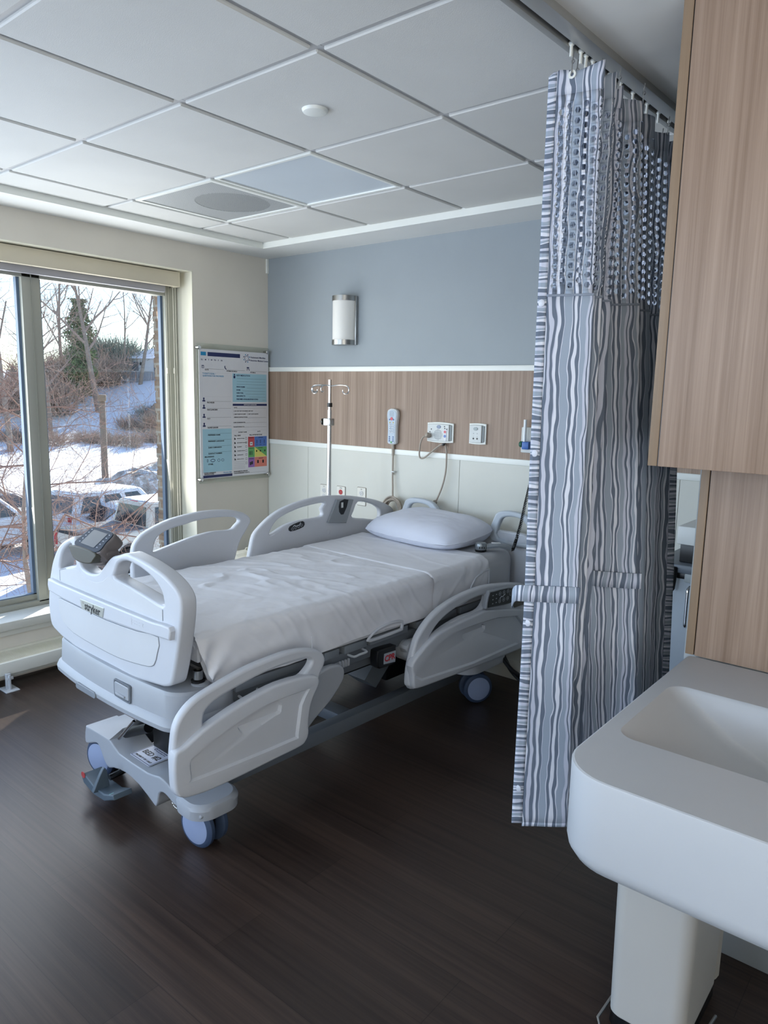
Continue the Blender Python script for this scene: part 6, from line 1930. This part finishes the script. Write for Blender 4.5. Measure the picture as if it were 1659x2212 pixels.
# ---- parked vehicles ----------------------------------------------------
M_gl = mat('car_glass', '2c3338', .08, spec=.8)
M_tyre = mat('car_tyre', '1b1c1e', .8)
M_rim = mat('car_rim', '9a9ea3', .35, .6)
M_tail = mat('tail_light', 'b3262b', .3)
M_trim = mat('car_trim', '24272b', .5)
def vehicle(name, x, y, ang, L, Wd, kind, paint, label, cat):
    """x forward; kind: pickup, suv, sedan"""
    o = empty(name, (x, y, ground_z(x, y) - 0.03), ang, label, cat)
    hl = L / 2
    wb = L * 0.30
    wr = 0.40 if kind != 'sedan' else 0.33
    z0 = 0.42 if kind != 'sedan' else 0.26
    if kind == 'pickup':
        top = [(hl - .10, .75), (hl - .06, 1.05), (hl - .35, 1.18), (hl * .40, 1.27), (-hl * .18, 1.25), (-hl * .2, 1.25), (-hl + .05, 1.25), (-hl, 1.18), (-hl, .60)]
        cab = (-hl * .40, hl * .46, -hl * .35, hl * .18, 1.24, 1.93)
    elif kind == 'suv':
        top = [(hl - .06, .70), (hl - .08, .98), (hl - .5, 1.10), (hl * .42, 1.14), (-hl + .1, 1.12), (-hl, 1.0), (-hl, .55)]
        cab = (-hl + .12, hl * .45, -hl + .40, hl * .20, 1.10, 1.76)
    else:
        top = [(hl - .03, .50), (hl - .10, .72), (hl - .5, .86), (hl * .42, .96), (-hl * .62, .98), (-hl + .1, .94), (-hl, .80), (-hl, .45)]
        cab = (-hl * .66, hl * .42, -hl * .36, hl * .06, .95, 1.46)
    def arch(cx):
        return [(cx - (wr + .09) * math.cos(PI * k / 10), z0 + (wr + .09) * math.sin(PI * k / 10) * ((wr * 2 - z0 + .12) / (wr + .09))) for k in range(11)]
    prof = [(-hl + .03, z0)] + arch(-wb) + arch(wb) + [(hl - .05, z0)] + top
    b = MB().plate([prof], Wd, 0.07, 0, face_y(0, Wd / 2, 0), 3)
    x0, x1, x2, x3, zb, zt = cab
    wi, wt = Wd / 2 - .05, Wd / 2 - .20
    def rr(xa, xb, w, z, r): return [(px, py, z) for px, py in rrect(xa, xb, -w, w, r, 5)]
    b.loft([rr(x0, x1, wi, zb - .03, .08), rr(x0 + (x2 - x0) * .9, x1 + (x3 - x1) * .9, wt + .02, zt - .06, .12), rr(x2, x3, wt - .02, zt - .01, .14), rr(x2 + .12, x3 - .12, wt - .12, zt + .012, .14)])
    b.build('body', paint, o, 35)
    def qp(xa, xb, s, za, zb_):    # point on the slanted cabin
        pass
    def gpt(fx, z, s):             # along the side: fx 0..1 from rear to front
        k = (z - zb) / (zt - zb)
        xa, xb = x0 + (x2 - x0) * k * .95, x1 + (x3 - x1) * k * .95
        return (xa + (xb - xa) * fx, s * (wi + (wt + .0 - wi) * k + .006), z)
    def pane(pts, nrm, name_='window'):
        off = Vector(nrm) * .008
        MB().add([Vector(p) + off for p in pts] + [Vector(p) - off for p in pts], [(0, 1, 2, 3), (7, 6, 5, 4), (0, 4, 5, 1), (1, 5, 6, 2), (2, 6, 7, 3), (3, 7, 4, 0)]).build(name_, M_gl, o, 0)
    zl, zh = zb + .04, zt - .12
    cuts = {'pickup': ((.08, .46), (.52, .90)), 'suv': ((.07, .32), (.36, .62), (.66, .90)), 'sedan': ((.12, .46), (.51, .88))}[kind]
    for s in (-1, 1):
        for a, c_ in cuts: pane([gpt(a, zl, s), gpt(c_, zl, s), gpt(c_ - .02, zh, s), gpt(a + .02, zh, s)], (0, s, .2))
    def ept(front, fy, z):
        k = (z - zb) / (zt - zb)
        w = wi + (wt - wi) * k
        return ((x1 + (x3 - x1) * k * .95 + .004) if front else (x0 + (x2 - x0) * k * .95 - .004), fy * w, z)
    for fr in (True, False):
        sg = 1 if fr else -1
        pane([ept(fr, -.82, zl), ept(fr, .82, zl), ept(fr, .80, zh), ept(fr, -.80, zh)], (sg, 0, .3), 'windscreen' if fr else 'rear_window')
    for s in (-1, 1):
        for cx in (-wb, wb):
            M = Matrix.Translation((cx, s * (Wd / 2 - .13), wr)) @ Matrix.Rotation(R(90), 4, 'X')
            MB().lathe([(wr * .6, -.11), (wr * .95, -.11), (wr, -.07), (wr, .07), (wr * .95, .11), (wr * .6, .11)], 28, 0, M).build('tyre', M_tyre, o)
            w_ = MB().lathe([(0, -.10), (wr * .3, -.10), (wr * .62, -.09), (wr * .62, .09), (wr * .3, .10), (0, .10)], 28, 0, M)
            for k in range(5):
                a = 2 * PI * k / 5
                w_.box(-.03, .03, .05, wr * .6, -.112, .112, .008, 0, M @ Matrix.Rotation(a, 4, 'Z'))
            w_.build('rim', M_rim, o)
        zt_ = {'pickup': (.80, 1.15), 'suv': (.78, 1.05), 'sedan': (.66, .84)}[kind]
        MB().box(-hl - .012, -hl + .06, s * (Wd / 2 - .12) - .09, s * (Wd / 2 - .12) + .09, zt_[0], zt_[1], .01).build('tail_light', M_tail, o)
        MB().box(hl - .16, hl - .02, s * (Wd / 2 - .22) - .16, s * (Wd / 2 - .22) + .16, zt_[0] - .02, zt_[1] - .1, .02).build('headlight', mat('headlight', 'ccd2d8', .15), o)
        MB().box(x1 - .32, x1 - .12, s * (Wd / 2 + .02), s * (Wd / 2 + .20), zb - .01, zb + .16, .03).build('mirror', paint, o)
        for a in ((-.02, .3) if kind != 'sedan' else (-.1, .18)):
            MB().box(hl * a - .09, hl * a + .09, s * (Wd / 2) - .012, s * Wd / 2 + .018, zb - .17, zb - .13, .008).build('door_handle', M_trim if kind == 'suv' else paint, o)
    MB().box(-hl - .08, -hl + .05, -Wd / 2 + .08, Wd / 2 - .08, z0 + .02, z0 + .2, .03).build('rear_bumper', M_rim if kind == 'pickup' else paint, o)
    MB().box(hl - .06, hl + .02, -.5, .5, z0 + .25, z0 + .5, .02).build('grille', M_trim, o)
    if kind == 'pickup':
        MB().box(-hl + .06, -hl * .4 - .05, -Wd / 2 + .10, Wd / 2 - .10, 1.22, 1.265, .01).build('bed_cover', mat('bed_cover_dark', '5b636b', .5), o)
        MB().box(-hl - .006, -hl + .03, -Wd / 2 + .2, Wd / 2 - .2, 1.16, 1.262, .01).build('tailgate_spoiler', M_trim, o)
        MB().box(x2 - .0, x2 + .08, -.18, .18, zt - .05, zt + .0, .01).build('high_stop_light', M_tail, o)
        for s in (-1, 1): MB().box(-hl * .1, hl * .25, s * (Wd / 2) - .02, s * (Wd / 2) + .08, z0 - .06, z0, .01).build('side_step', M_trim, o)
    # thin snow lying on the roof and bonnet
    if kind != 'sedan':
        MB().loft([rr(x2 + .06, x3 - .06, wt - .08, zt + .008, .12), rr(x2 + .10, x3 - .12, wt - .14, zt + .03, .12)]).build('roof_snow', M_snow, o, 60)
    return o
P_sand = mat('paint_sand_white', 'cfc9bf', .3, coat=.5)
P_white = mat('paint_white', 'e2e5ea', .3, coat=.5)
P_dark = mat('paint_dark', '3b3f45', .3, coat=.5)
vehicle('pickup_truck', -15.05, 9.15, R(91), 5.9, 2.02, 'pickup', P_sand, 'sand white crew cab pickup truck parked nearest the window', 'pickup truck')
vehicle('sedan_car', -17.75, 9.3, R(262), 4.8, 1.84, 'sedan', P_white, 'white car with its windscreen showing behind the sand white pickup', 'car')
vehicle('suv_car', -19.6, 10.2, R(98), 4.9, 1.95, 'suv', P_white, 'white sport utility car with long dark side windows and snowy roof', 'car')
vehicle('pickup_truck', -19.3, 5.2, R(95), 5.7, 2.0, 'pickup', P_white, 'white pickup truck with red tail lights left of the mullion', 'pickup truck')
vehicle('sedan_car', -22.6, 7.6, R(98), 4.7, 1.82, 'sedan', P_dark, 'dark car parked behind the white pickup left of the mullion', 'car')
